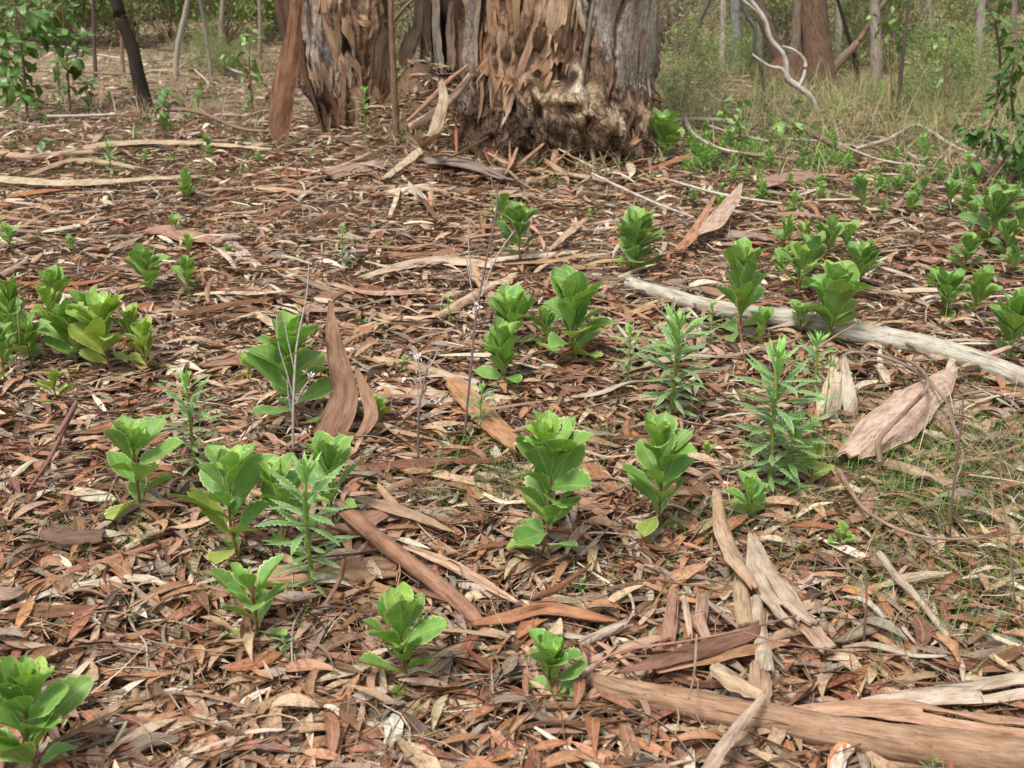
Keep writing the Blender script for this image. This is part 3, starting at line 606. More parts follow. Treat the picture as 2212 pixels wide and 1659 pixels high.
def dispR(A, Z, PX, PY, fr, X, Y):
    X = X+.22*Z+.05*noise(X*4, Z*3.); fine = fbm(X*16, Y*16, Z*3.0, 4); fold = 1-2*np.abs(fbm(X*4.5, Y*4.5, Z*1.0, 3)); rough = fbm(X*11, Y*11, Z*8, 5); wob = fbm(X*3, Y*3, Z*2, 3)
    ridg = 1-np.abs(fbm(X*13+wob*.5, Y*13, Z*2.2, 3))*2
    smg = smooth(1262, 1300, PX+(PY-90)*-.25+12*noise(PY*.03, 1.))*smooth(215, 165, PY+10*noise(PX*.05, 2.))*fr
    D = .034*wob+.045*fold*(1-smg*.8)+.034*ridg*(1-smg*.88)+.018*fine*(1-smg*.85)
    low = smooth(170, 260, PY)
    D += low*(.020*rough+.10*(.4-np.abs(fbm(X*5+wob, Y*5, Z*3.5, 2)))) + .03*low
    D += fr*(.15*lump(PX, PY, 1262, 262, 62, 48)+.10*lump(PX, PY, 1215, 205, 50, 24)+.07*lump(PX, PY, 1325, 300, 50, 60)-.12*lump(PX, PY, 1228, 228, 14, 8)
             + .07*lump(PX, PY, 1243, 165, 17, 32)-.05*lump(PX, PY, 1262, 190, 10, 40)-.06*lump(PX, PY, 1180, 120, 40, 14)+.07*lump(PX, PY, 1175, 60, 50, 50)-.05*lump(PX, PY, 1090, 250, 60, 60))
    for (x0, y0, x1, y1, wd, dp) in ((1352, 0, 1316, 180, 4, .07), (1316, 180, 1292, 290, 5, .06), (1280, 0, 1268, 110, 6, .06), (1268, 110, 1258, 180, 6, .05), (1060, 0, 1062, 190, 5, .06), (1090, 60, 1085, 230, 5, .05), (1130, 0, 1110, 150, 6, .05), (1215, 20, 1180, 120, 6, .05), (1045, 0, 1040, 200, 4, .05), (1255, 250, 1260, 330, 6, .05), (1165, 230, 1150, 330, 7, .05), (1225, 270, 1215, 350, 5, .04)):
        t = np.clip(((PX-x0)*(x1-x0)+(PY-y0)*(y1-y0))/((x1-x0)**2+(y1-y0)**2), 0, 1); d = np.hypot(PX-x0-t*(x1-x0)+4*noise(PY*.06, x0), PY-y0-t*(y1-y0))
        D -= fr*dp*np.exp(-(d/wd)**2)
    return D
def colR(A, Z, PX, PY, fr, D, X, Y):
    n = fbm(X*7, Y*7, Z*2.5, 4); n2 = fbm(X*18, Y*18, Z*9, 4)
    c = lerp3((.13, .072, .047), (.36, .235, .155), smooth(-.5, .6, n+.4*n2))
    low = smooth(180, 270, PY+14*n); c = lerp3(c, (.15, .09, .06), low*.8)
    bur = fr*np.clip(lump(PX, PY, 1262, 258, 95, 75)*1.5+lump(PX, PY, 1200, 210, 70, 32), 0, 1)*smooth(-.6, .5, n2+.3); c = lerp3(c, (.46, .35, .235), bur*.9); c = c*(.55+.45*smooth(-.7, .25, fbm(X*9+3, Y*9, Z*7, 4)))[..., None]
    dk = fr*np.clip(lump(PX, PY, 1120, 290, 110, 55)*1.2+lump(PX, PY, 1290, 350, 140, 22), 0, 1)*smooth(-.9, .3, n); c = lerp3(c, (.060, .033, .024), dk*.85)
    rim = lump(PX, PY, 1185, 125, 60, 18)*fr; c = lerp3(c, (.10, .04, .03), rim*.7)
    smg = smooth(1262, 1300, PX+(PY-90)*-.25+12*noise(PY*.03, 1.))*smooth(215, 165, PY+10*noise(PX*.05, 2.))
    g = lerp3((.33, .275, .225), (.44, .39, .335), smooth(-.6, .6, n)); c = c*(1-(smg*fr)[..., None])+g*(smg*fr)[..., None]
    c = lerp3(c, (.66, .58, .44), fr*np.clip(lump(PX, PY, 1243, 168, 13, 24)*1.6, 0, 1)*smooth(-.8, .1, n2))
    c = lerp3(c, (.68, .60, .50), fr*np.clip(lump(PX, PY, 1262, 25, 17, 30)*1.5, 0, 1)*smooth(-.7, .1, n2))
    c = lerp3(c, (.60, .50, .33), fr*np.clip(lump(PX, PY, 1190, 205, 26, 16)*1.4, 0, 1)*smooth(-.6, .2, n2))
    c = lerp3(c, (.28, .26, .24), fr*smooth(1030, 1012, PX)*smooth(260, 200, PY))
    return np.clip(c, .02, .8)
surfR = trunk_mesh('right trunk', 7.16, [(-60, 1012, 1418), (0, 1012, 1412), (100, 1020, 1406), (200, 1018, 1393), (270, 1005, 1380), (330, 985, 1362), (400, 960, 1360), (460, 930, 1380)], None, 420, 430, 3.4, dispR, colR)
def dispL(A, Z, PX, PY, fr, X, Y):
    wob = fbm(X*3, Y*3, Z*2, 3); ridg = 1-np.abs(fbm(X*14+wob, Y*14, Z*2.4, 3))*2; fine = fbm(X*20, Y*20, Z*5, 4); band = noise(0, 0, Z*38+2*noise(X*6, Y*6))
    D = .03*wob+.026*ridg+.014*fine+.004*band
    D += fr*(.07*lump(PX, PY, 800, 60, 40, 60)-.09*lump(PX, PY, 752, 105, 13, 55)+.05*lump(PX, PY, 690, 70, 18, 90)-.05*lump(PX, PY, 668, 150, 10, 90)+.05*lump(PX, PY, 735, 180, 30, 40)-.06*lump(PX, PY, 700, 230, 30, 20))
    return D
def colL(A, Z, PX, PY, fr, D, X, Y):
    n = fbm(X*7, Y*7, Z*2.0, 4); n2 = fbm(X*19, Y*19, Z*6, 4)
    c = lerp3((.17, .095, .06), (.38, .255, .165), smooth(-.5, .6, n+.3*n2))
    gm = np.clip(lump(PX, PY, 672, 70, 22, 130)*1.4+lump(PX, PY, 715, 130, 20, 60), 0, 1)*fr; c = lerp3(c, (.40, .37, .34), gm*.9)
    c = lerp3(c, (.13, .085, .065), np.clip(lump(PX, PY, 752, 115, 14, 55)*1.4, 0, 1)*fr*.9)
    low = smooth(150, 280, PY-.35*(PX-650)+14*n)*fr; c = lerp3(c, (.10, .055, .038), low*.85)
    return np.clip(c, .02, .8)
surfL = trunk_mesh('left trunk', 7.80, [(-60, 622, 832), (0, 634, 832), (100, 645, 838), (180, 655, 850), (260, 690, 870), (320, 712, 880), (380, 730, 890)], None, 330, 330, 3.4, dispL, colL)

# broken third stem with its dark hollow, between and behind the two trunks
def hollow():
    base = np.array([-.42, 8.35, .25]); na, nz = 90, 60
    a = np.linspace(0, 2*pi, na+1); z = np.linspace(-.2, 1.15, nz); A, Z = np.meshgrid(a, z, indexing='ij')
    r = .27*(1+.12*fbm(np.cos(A)*4, np.sin(A)*4, Z*2.2, 4))*(1-.10*Z)
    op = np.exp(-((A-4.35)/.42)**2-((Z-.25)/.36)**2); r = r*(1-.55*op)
    topc = 1-.0*Z
    V = np.stack([base[0]+r*np.cos(A), base[1]+r*np.sin(A), base[2]+Z*topc+.18*noise(A*3, 2.)*(Z > 1.0)], -1).reshape(-1, 3)
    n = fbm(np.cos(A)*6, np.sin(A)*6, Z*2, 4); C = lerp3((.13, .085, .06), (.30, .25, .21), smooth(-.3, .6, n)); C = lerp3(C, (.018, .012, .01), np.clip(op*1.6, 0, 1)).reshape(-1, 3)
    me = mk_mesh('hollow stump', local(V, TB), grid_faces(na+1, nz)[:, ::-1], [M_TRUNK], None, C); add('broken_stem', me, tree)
hollow()
M_HANG = m_bark('hanging bark', fibre=.32, spots=.2, bs=.9, bd=.006)
# slabs and strips of bark still hanging on the stems
def hang(name, pts, W, curl, colr, seed, surf=None, off=.014, Y=None, n=18, nu=6, label=None, rag=.20, offs=None, wr=.006, crack=0):
    P, N = [], []
    for i, q in enumerate(pts):
        o_ = off if offs is None else offs[i]
        if surf is not None: p, nn = surf(q[0], q[1], o_)
        else: p = atY(q[0], q[1], q[2] if len(q) > 2 else Y); nn = np.array([0, -1., .1])
        P.append(p); N.append(nn)
    cm = float(np.mean(curl)); kf = cm/(2*sin(min(cm/2, pi/2))); wv = [toW(x, P[0])*kf for x in W]
    V, Fc, uv, mi = strip(P, wv, curl, np.array(N), .004, rag, seed, nu, n, wr, U(-.3, .3), .2, crack)
    o = add(name, mk_mesh(name, local(V, TB), Fc, [M_HANG, M_BARKIN], uv, mi=mi), tree, color=tuple(q*m for q, m in zip(colr, (.84, .78, .73))))
    if label: o['label'] = label
hang('hanging_bark', [(640, -120), (638, 0), (628, 100), (612, 200), (602, 262), (606, 305)], [26, 26, 34, 46, 54, 50, 30], [1.9, 1.2, .9], (.27, .155, .10), 3, Y=7.25, n=44, nu=10, label='long brown bark strip hanging free in front of the left trunk', rag=.06, crack=.0)
for i, (pts, W, cu, c, of) in enumerate((
    ([(818, 55), (812, 110), (815, 190)], [50, 56, 40], .7, (.42, .33, .26), .03), ([(850, 30), (835, 110), (838, 180)], [20, 26, 12], .9, (.40, .32, .25), .02),
    ([(700, -20), (712, 60), (735, 130), (750, 175)], [24, 26, 22, 10], 1.2, (.44, .31, .21), .03), ([(672, -20), (678, 60), (700, 140), (718, 190)], [22, 24, 20, 8], .8, (.43, .40, .37), .015),
    ([(690, 100), (705, 150), (720, 200)], [16, 20, 6], 1., (.40, .33, .27), .03), ([(655, 60), (662, 140), (682, 220), (706, 290)], [12, 14, 16, 8], .9, (.16, .10, .07), .02),
    ([(745, 30), (748, 60), (760, 95)], [20, 24, 10], 1.1, (.46, .33, .22), .04), ([(770, 40), (790, 44), (820, 40)], [20, 26, 18], .8, (.47, .34, .23), .03),
    ([(730, 165), (738, 200), (742, 250)], [20, 18, 8], 1.1, (.25, .17, .12), .03), ([(708, 190), (728, 235), (735, 290)], [14, 16, 8], .8, (.19, .12, .085), .02),
    ([(765, 190), (775, 230), (768, 290)], [20, 22, 12], .9, (.30, .21, .15), .03), ([(800, 180), (806, 230), (800, 300)], [26, 28, 12], .9, (.33, .24, .17), .03),
    ([(690, 215), (712, 262), (722, 310)], [12, 14, 8], .9, (.09, .055, .04), .02), ([(752, 120), (772, 150), (780, 200)], [16, 14, 6], 1.4, (.36, .27, .19), .03),
    ([(725, 20), (732, 90), (728, 140)], [12, 14, 6], 1.2, (.36, .26, .18), .03), ([(660, 200), (678, 240), (700, 300)], [10, 12, 7], 1.3, (.12, .075, .05), .02))):
    hang('bark_strip', pts, W, cu, jit(c), 10+i, surfL, of)
hang('bark_strip', [(596, -60), (604, 20), (622, 90), (650, 160)], [16, 20, 22, 10], .9, (.12, .075, .055), 6, Y=7.65, n=20)
hang('bark_strip', [(618, -60), (624, 40), (640, 110), (660, 190)], [14, 18, 18, 8], .9, (.16, .10, .07), 7, Y=7.6, n=20)
for k in range(46):
    px = U(655, 830); py = U(-10, 290); l = U(30, 90); dx = (px-760)*-.12+U(-8, 8)
    if px < 655+.32*max(0, py-120): continue
    hang('bark_strip', [(px-dx*.4, py-l*.5), (px, py), (px+dx*.5, py+l*.5)], [U(5, 10), U(8, 14), U(2, 6)], U(.7, 1.6), rnd.choice([(.38, .28, .19), (.26, .17, .12), (.46, .36, .27), (.36, .33, .30), (.17, .11, .08)] if py < 170 else [(.15, .09, .06), (.26, .17, .12), (.36, .26, .18)]), 400+k, surfL, U(.012, .035), n=12, nu=5)
for k in range(9):
    px = (1080, 1150, 1210, 1120, 1180, 1060, 1235, 1100, 1200)[k]; py = U(20, 150); dx = U(10, 34); l = U(70, 120)
    hang('bark_sheet', [(px+dx*.5, py-l*.5), (px, py), (px-dx*.6, py+l*.5)], [U(20, 34), U(30, 52), U(18, 40)], U(.5, .9), rnd.choice([(.33, .21, .13), (.40, .29, .20), (.25, .15, .095)]), 700+k, surfR, U(.01, .03), n=22, nu=9, rag=.3, wr=.014, offs=[.008, .015, U(.03, .08)])
RB = [([(1035, -30), (1032, 80), (1036, 190)], [16, 18, 8], .8, (.33, .29, .25), .02), ([(1070, -30), (1072, 70), (1078, 160), (1085, 215)], [30, 34, 26, 8], .8, (.36, .25, .165), .03),
      ([(1095, 60), (1090, 110), (1098, 190), (1100, 245)], [26, 34, 24, 5], .8, (.38, .27, .18), .035), ([(1120, -20), (1118, 60), (1105, 130)], [24, 26, 10], 1., (.34, .23, .15), .03),
      ([(1150, -20), (1140, 60), (1118, 140), (1098, 215)], [24, 26, 18, 6], .9, (.40, .28, .19), .03), ([(1185, -20), (1165, 60), (1135, 150), (1112, 205), (1095, 270)], [24, 22, 16, 12, 4], .8, (.41, .30, .21), .04),
      ([(1205, -20), (1195, 50), (1180, 100), (1176, 128)], [44, 58, 44, 8], .6, (.42, .32, .22), .04), ([(1230, -20), (1222, 50), (1205, 95)], [26, 30, 10], .8, (.38, .28, .19), .05),
      ([(1280, -10), (1270, 60), (1258, 130), (1252, 185)], [10, 12, 12, 10], 1.4, (.31, .27, .23), .04), ([(1240, -10), (1252, 40), (1262, 75)], [14, 14, 6], 1.2, (.55, .47, .38), .03),
      ([(1190, 150), (1180, 185), (1168, 215)], [16, 14, 4], 1.3, (.50, .36, .24), .05), ([(1290, 100), (1282, 150), (1280, 220)], [24, 26, 14], .6, (.44, .34, .24), .02),
      ([(1305, 130), (1308, 170), (1300, 215)], [22, 22, 12], .6, (.40, .29, .20), .02), ([(1372, 180), (1362, 240), (1345, 290), (1330, 355)], [22, 26, 30, 34], .7, (.33, .25, .19), .03),
      ([(1385, 60), (1380, 120), (1375, 170)], [14, 16, 8], 1., (.40, .34, .28), .02), ([(1390, 170), (1378, 220), (1362, 262)], [10, 14, 8], 1.1, (.48, .41, .34), .02),
      ([(1350, 195), (1340, 235), (1330, 280)], [18, 20, 12], .7, (.27, .19, .14), .02), ([(1045, 170), (1050, 210), (1045, 260)], [16, 18, 6], 1., (.27, .18, .12), .03),
      ([(1150, 165), (1185, 178), (1205, 176)], [14, 18, 12], 1.6, (.33, .25, .17), .05), ([(1120, 200), (1108, 232), (1100, 268)], [8, 10, 4], 1.5, (.50, .42, .34), .05),
      ([(1215, 60), (1200, 110), (1192, 135)], [16, 16, 4], 1., (.36, .27, .18), .05), ([(1060, 100), (1062, 180), (1070, 235)], [10, 12, 4], 1.2, (.31, .22, .15), .03)]
for k in range(46):
    px = U(1030, 1250); py = U(-10, 170); dx = (1130-px)*.16+U(-16, 16); l = U(50, 130)
    RB.append(([(px-dx*.2, py-l*.5), (px, py), (px+dx*.6, py+l*.5)], [U(4, 10), U(6, 13), U(4, 10)], U(.6, 1.8), rnd.choice([(.32, .20, .12), (.22, .125, .075), (.42, .30, .20), (.15, .08, .05)]), U(.006, .03)))
for k in range(60):
    px = U(1020, 1350); py = U(200, 345); l = U(12, 34)
    RB.append(([(px, py-l*.5), (px+U(-4, 4), py), (px+U(-6, 6), py+l*.5)], [U(5, 10), U(6, 13), U(2, 7)], U(.5, 1.5), rnd.choice([(.15, .09, .06), (.08, .05, .035), (.30, .21, .14), (.46, .36, .25)] if px > 1150 else [(.12, .07, .05), (.07, .04, .03), (.20, .13, .09)]), U(.004, .026)))
for i, (pts, W, cu, c, of) in enumerate(RB): hang('bark_strip', pts, W, cu, jit(c), 60+i, surfR, of, n=12, nu=5)
for i, (pts, W, cu, c) in enumerate((   # slabs round the broken stem behind
    ([(905, -30, 8.1), (900, 60, 8.1), (882, 130, 8.0)], [18, 22, 14], .9, (.36, .31, .27)), ([(940, -30, 8.1), (942, 60, 8.05), (950, 150, 8.0)], [16, 18, 20], .7, (.33, .30, .28)),
    ([(975, -10, 8.0), (972, 70, 8.0), (975, 150, 7.95)], [14, 18, 20], .9, (.24, .18, .14)), ([(995, 40, 7.95), (998, 100, 7.95), (1000, 165, 7.9)], [14, 16, 18], .9, (.20, .13, .10)),
    ([(895, 60, 8.0), (875, 120, 7.95), (872, 145, 7.9)], [26, 30, 10], .8, (.34, .26, .20)), ([(925, -40, 8.1), (922, 40, 8.1), (925, 120, 8.05)], [12, 14, 16], 1., (.16, .11, .08)))):
    hang('bark_slab', pts, W, cu, c, 200+i, Y=8.0)

# ------------------------------------------------------------------ leaf shapes
def leaf_mesh(name, prof, mat, nv=15, nu=4, cup=.25, bend=.25, teeth=.06, nteeth=6, fold=.0, seed=0, wave=.02, aspect=.5, tipcurl=0.):
    r = np.random.RandomState(seed); t = np.linspace(0, 1, nv); u = np.linspace(-1, 1, nu+1)
    wd = np.interp(t, [p[0] for p in prof], [p[1] for p in prof])*aspect*.5
    tooth = 1+teeth*2*((np.arange(nv) % 2)-.5)*smooth(.18, .45, t)*(.6+.8*r.rand(nv))
    if nteeth == 0: tooth = np.ones(nv)
    asy = 1+.10*r.randn()
    X = u[None]*wd[:, None]*np.where(np.abs(u[None]) > .9, tooth[:, None], 1.)*np.where(u[None] > 0, asy, 1/asy)
    bd = bend*(1+.3*r.randn()); y = np.sin(t*bd*1.6)/(bd*1.6) if abs(bd) > .02 else t; z = -(1-np.cos(t*bd*1.6))/(bd*1.6) if abs(bd) > .02 else t*0
    Z = z[:, None]+cup*(np.abs(X)**1.6)*2.2+fold*np.abs(X)+wave*noise(t[:, None]*5+seed, u[None]*1.5, seed*.7)*np.abs(u[None])
    Z = Z-tipcurl*(t[:, None]**4)
    Yc = y[:, None]+0*X+.03*np.abs(u[None])*r.randn()*t[:, None]
    V = np.stack([X+.05*r.randn()*t[:, None]**2, Yc, Z], -1).reshape(-1, 3)
    uv = np.stack([np.broadcast_to(u[None]*.5+.5, (nv, nu+1)), np.broadcast_to(t[:, None], (nv, nu+1))], -1).reshape(-1, 2)
    return mk_mesh(name, V, grid_faces(nv, nu+1)[:, ::-1], [mat], uv)
OB = [(0, .12), (.12, .17), (.28, .38), (.45, .72), (.6, .96), (.7, 1.), (.82, .88), (.91, .56), (.96, .30), (1, .05)]
OB2 = [(0, .14), (.12, .25), (.28, .56), (.45, .88), (.58, 1.), (.72, .95), (.85, .70), (.94, .38), (.98, .18), (1, .04)]
LN = [(0, .3), (.15, .5), (.4, .9), (.6, 1.), (.8, .65), (1, .03)]
OV = [(0, .08), (.12, .3), (.3, .85), (.5, 1.), (.7, .78), (.88, .35), (1, .03)]
BL = [leaf_mesh('leaf', OB if i % 2 else OB2, M_BROAD, 19, 4, [.15+.2*(i % 3)][0], [.06, .18, .30, -.12, -.28, .12, .42, -.2][i % 8], .055, 6, .10, 30+i, .05, [.50, .56, .60, .46][i % 4]) for i in range(12)]
NL = [leaf_mesh('leaf', LN, M_NARROW, 21, 2, .0, [.2, .35, .55, .1, .7, .3][i], .24, 8, -.35, 60+i, .02, .145) for i in range(6)]
SL = [leaf_mesh('leaf', OV, M_SAP, 9, 2, .0, [.3, .6, .9, .4][i], 0, 0, .18, 70+i, .04, .46) for i in range(4)]
FL = [leaf_mesh('leaf', OB, M_BROAD, 6, 2, .5, .3, 0, 0, .15, 80+i, .0, .55) for i in range(3)]
def colword(c): return CWORD[c]
MARK = [(110, 1560, 'near the front left corner seedling'), (888, 1420, 'near the compact front seedling'), (1200, 1460, 'near the squat rosette seedling'), (400, 1450, 'in the open leaf bed before the left seedlings'), (620, 1560, 'in the leaf bed at the bottom edge'), (1420, 1580, 'by the left end of the long bark roll'),
        (1450, 1300, 'left of the bark heap'), (1600, 1280, 'in the bark heap'), (1850, 1300, 'in the leaf bed right of the bark heap'), (2080, 1330, 'under the grass at the lower right'), (1950, 1450, 'above the long bark roll'), (2000, 1650, 'below the long bark roll'), (1165, 1180, 'round the tallest middle seedling'), (1412, 1120, 'round the seedling with gum nuts'), (950, 1150, 'above the thick brown stick'),
        (900, 1300, 'below the thick brown stick'), (700, 1360, 'below the tall toothed plant'), (200, 1100, 'left of the sparse front seedling'), (250, 1300, 'beside the arched pale sliver'), (180, 950, 'below the crowded left clump'), (540, 880, 'round the small four leaved seedling'), (740, 900, 'round the upright pointed slab'), (900, 880, 'round the branching dead stalk'),
        (1050, 900, 'by the orange bark plate'), (1240, 850, 'before the bushy middle seedling'), (1420, 960, 'between the feathery plants'), (1700, 980, 'under the feathery plants'), (1900, 900, 'round the big pale bark sheet'), (2100, 1080, 'in the right hand grass'), (1900, 660, 'behind the grey log'), (1600, 640, 'beside the grey log'), (1200, 680, 'beyond the middle clump'),
        (850, 700, 'beside the ringed branch'), (600, 700, 'in the open litter left of the dead stalk'), (400, 680, 'behind the crowded left clump'), (200, 560, 'in the left mid distance'), (500, 500, 'in the litter before the left trunk'), (800, 480, 'in the litter before the mound'), (1050, 480, 'in the litter before the right trunk'), (1350, 480, 'near the dense rounded seedling'), (1600, 480, 'by the upright bark curls'), (1850, 500, 'by the lone dark seedling'), (2050, 560, 'below the row of dark seedlings'),
        (120, 400, 'by the cream log'), (500, 380, 'below the hanging bark'), (850, 380, 'at the foot of the mound'), (1200, 400, 'at the foot of the right trunk'), (1600, 370, 'among the tiny seedlings'), (1950, 380, 'in the right mid distance')]
def where(px, py): return min(MARK, key=lambda m: (m[0]-px)**2+((m[1]-py)*1.3)**2)[2]
LAB = set()
def uniq(s): LAB.add(s); return s
def put_leaf(parent, me, p, az, el, L, roll=0., colr=(.1, .2, .03), wide=1.):
    o = add('leaf', me, parent, color=colr)
    M = Matrix.Rotation(az, 3, 'Z') @ Matrix.Rotation(el, 3, 'X') @ Matrix.Rotation(roll, 3, 'Y')
    o.rotation_euler = M.to_euler(); o.location = p; o.scale = (L*wide, L, L); return o
GREEN = dict(n=(.165, .325, .066), y=(.26, .39, .07), d=(.12, .235, .06), f=(.165, .30, .08))
def stemmesh(P, R, parent, colr, name='stem', ns=7):
    V, Fc, uv = tube(P, R, ns, 10, .1, seed=U(0, 9)); me = mk_mesh(name, V, Fc, [M_STEM], uv); return add(name, me, parent, color=colr)
NP = [0]
def broad(bx, by, ty, wpx, label, tone='n', n=None, lean=0., group='broad leaved seedlings in the litter', lowfill=.14, topL=.5, name='broadleaf_seedling', ll=1.):
    NP[0] += 1; b = G(bx, by); Ht = atY(bx, ty, b[1]+.02)[2]-b[2]; Wd = toW(wpx, b)
    Wd *= 1.15 if by < 850 else 1.0; L = min(Wd*.57, Ht*.46)*ll*U(.98, 1.12); Hs = max(Ht-L*.62, Ht*.35)
    o = empty(name, tuple(b), uniq(label), 'plant', group)
    lx = toW(lean, b); sw = [U(-.02, .02) for _ in range(2)]
    P = [(0, 0, -.02), (lx*.3+sw[0], sw[1], Hs*.4), (lx*.75+sw[0], sw[1]*.5, Hs*.8), (lx, 0, Hs)]
    Pc = catmull(P, 30); n = int(n*1.55+2); vs = U(-.12, .14)
    stemmesh(P, [L*.034, L*.030, L*.028, L*.012], o, (.20, .09, .045) if by > 500 else (.16, .16, .06))
    base = np.array(GREEN[tone]); az0 = U(0, 6.28); n += rnd.choice([0, 1, 3])
    for i in range(n):
        if rnd.random() < .06: continue
        t = lowfill+(1-lowfill)*((i+.5)/n)**.85; p = Pc[int(min(t, 1)*29)]
        az = az0+i*2.39996+U(-.45, .45); tt = (t-lowfill)/(1-lowfill)
        el = .64+vs+U(-.30, .30)+.60*max(0, tt)**1.3
        if tt < .15: el -= .45
        l = L*(.80+.30*sin(min(tt, .8)/.8*pi))*(1-.42*smooth(.80, 1., tt))*U(.72, 1.12)
        young = float(smooth(.72, 1., tt)); c = base*(1-young)+np.array((.33, .54, .085))*young
        if tt < .3 and rnd.random() < .3: c = c*.6+np.array((.30, .30, .05))*.5
        c = c*U(.85, 1.15)*np.array([U(.9, 1.1), 1, U(.85, 1.1)])
        put_leaf(o, BL[rnd.randrange(12)], p, az, el, float(l), U(-.5, .5), tuple(c), U(.92, 1.12))
    for j in range(3):                                    # the small unopened leaves at the tip
        put_leaf(o, BL[rnd.randrange(12)], Pc[-1]+np.array([0, 0, L*.02]), az0+j*1.7, 1.2+U(-.15, .2), L*topL*U(.55, .85), 0, (.34*U(.9, 1.1), .54, .12), .8)
    return o
def narrow(bx, by, ty, wpx, label, n=None, group='narrow toothed leaved seedlings', lean=0., faded=0.):
    b = G(bx, by); Ht = atY(bx, ty, b[1]+.02)[2]-b[2]; Wd = toW(wpx, b); L = Wd*.52; Hs = max(Ht-L*.6, Ht*.55)
    o = empty('narrowleaf_seedling', tuple(b), uniq(label), 'plant', group); lx = toW(lean, b)
    P = [(0, 0, -.02), (lx*.3+U(-.008, .008), U(-.01, .01), Hs*.5), (lx, 0, Hs)]; Pc = catmull(P, 30)
    stemmesh(P, [L*.055, L*.05, L*.03], o, (.20, .27, .05)); n = int(n*1.35); az0 = U(0, 6)
    for i in range(n):
        tt = (i+.5)/n; t = .12+.88*tt**.9; p = Pc[int(min(t, 1)*29)]; az = az0+i*2.39996+U(-.3, .3)
        el = .12+.6*tt+U(-.12, .15)+.6*float(smooth(.8, 1, tt))
        l = L*(.62+.48*sin(min(1, tt*1.15)*pi*.75))*(1-.45*smooth(.85, 1, tt))*U(.85, 1.15)
        yg = float(smooth(.7, 1, tt)); c = np.array((.155, .29, .072))*(1-yg)+np.array((.22, .46, .075))*yg
        if faded: c = c*(1-faded)+np.array((.30, .30, .10))*faded
        put_leaf(o, NL[rnd.randrange(6)], p, az, el, float(l), U(-.2, .2), tuple(c*U(.85, 1.15)), U(.9, 1.3))
    for j in range(8):
        put_leaf(o, NL[rnd.choice([0, 3])], Pc[-1], az0+j*2.4, 1.05+U(-.25, .3), L*U(.35, .6), 0, (.24, .50, .085), 1.3)
    return o

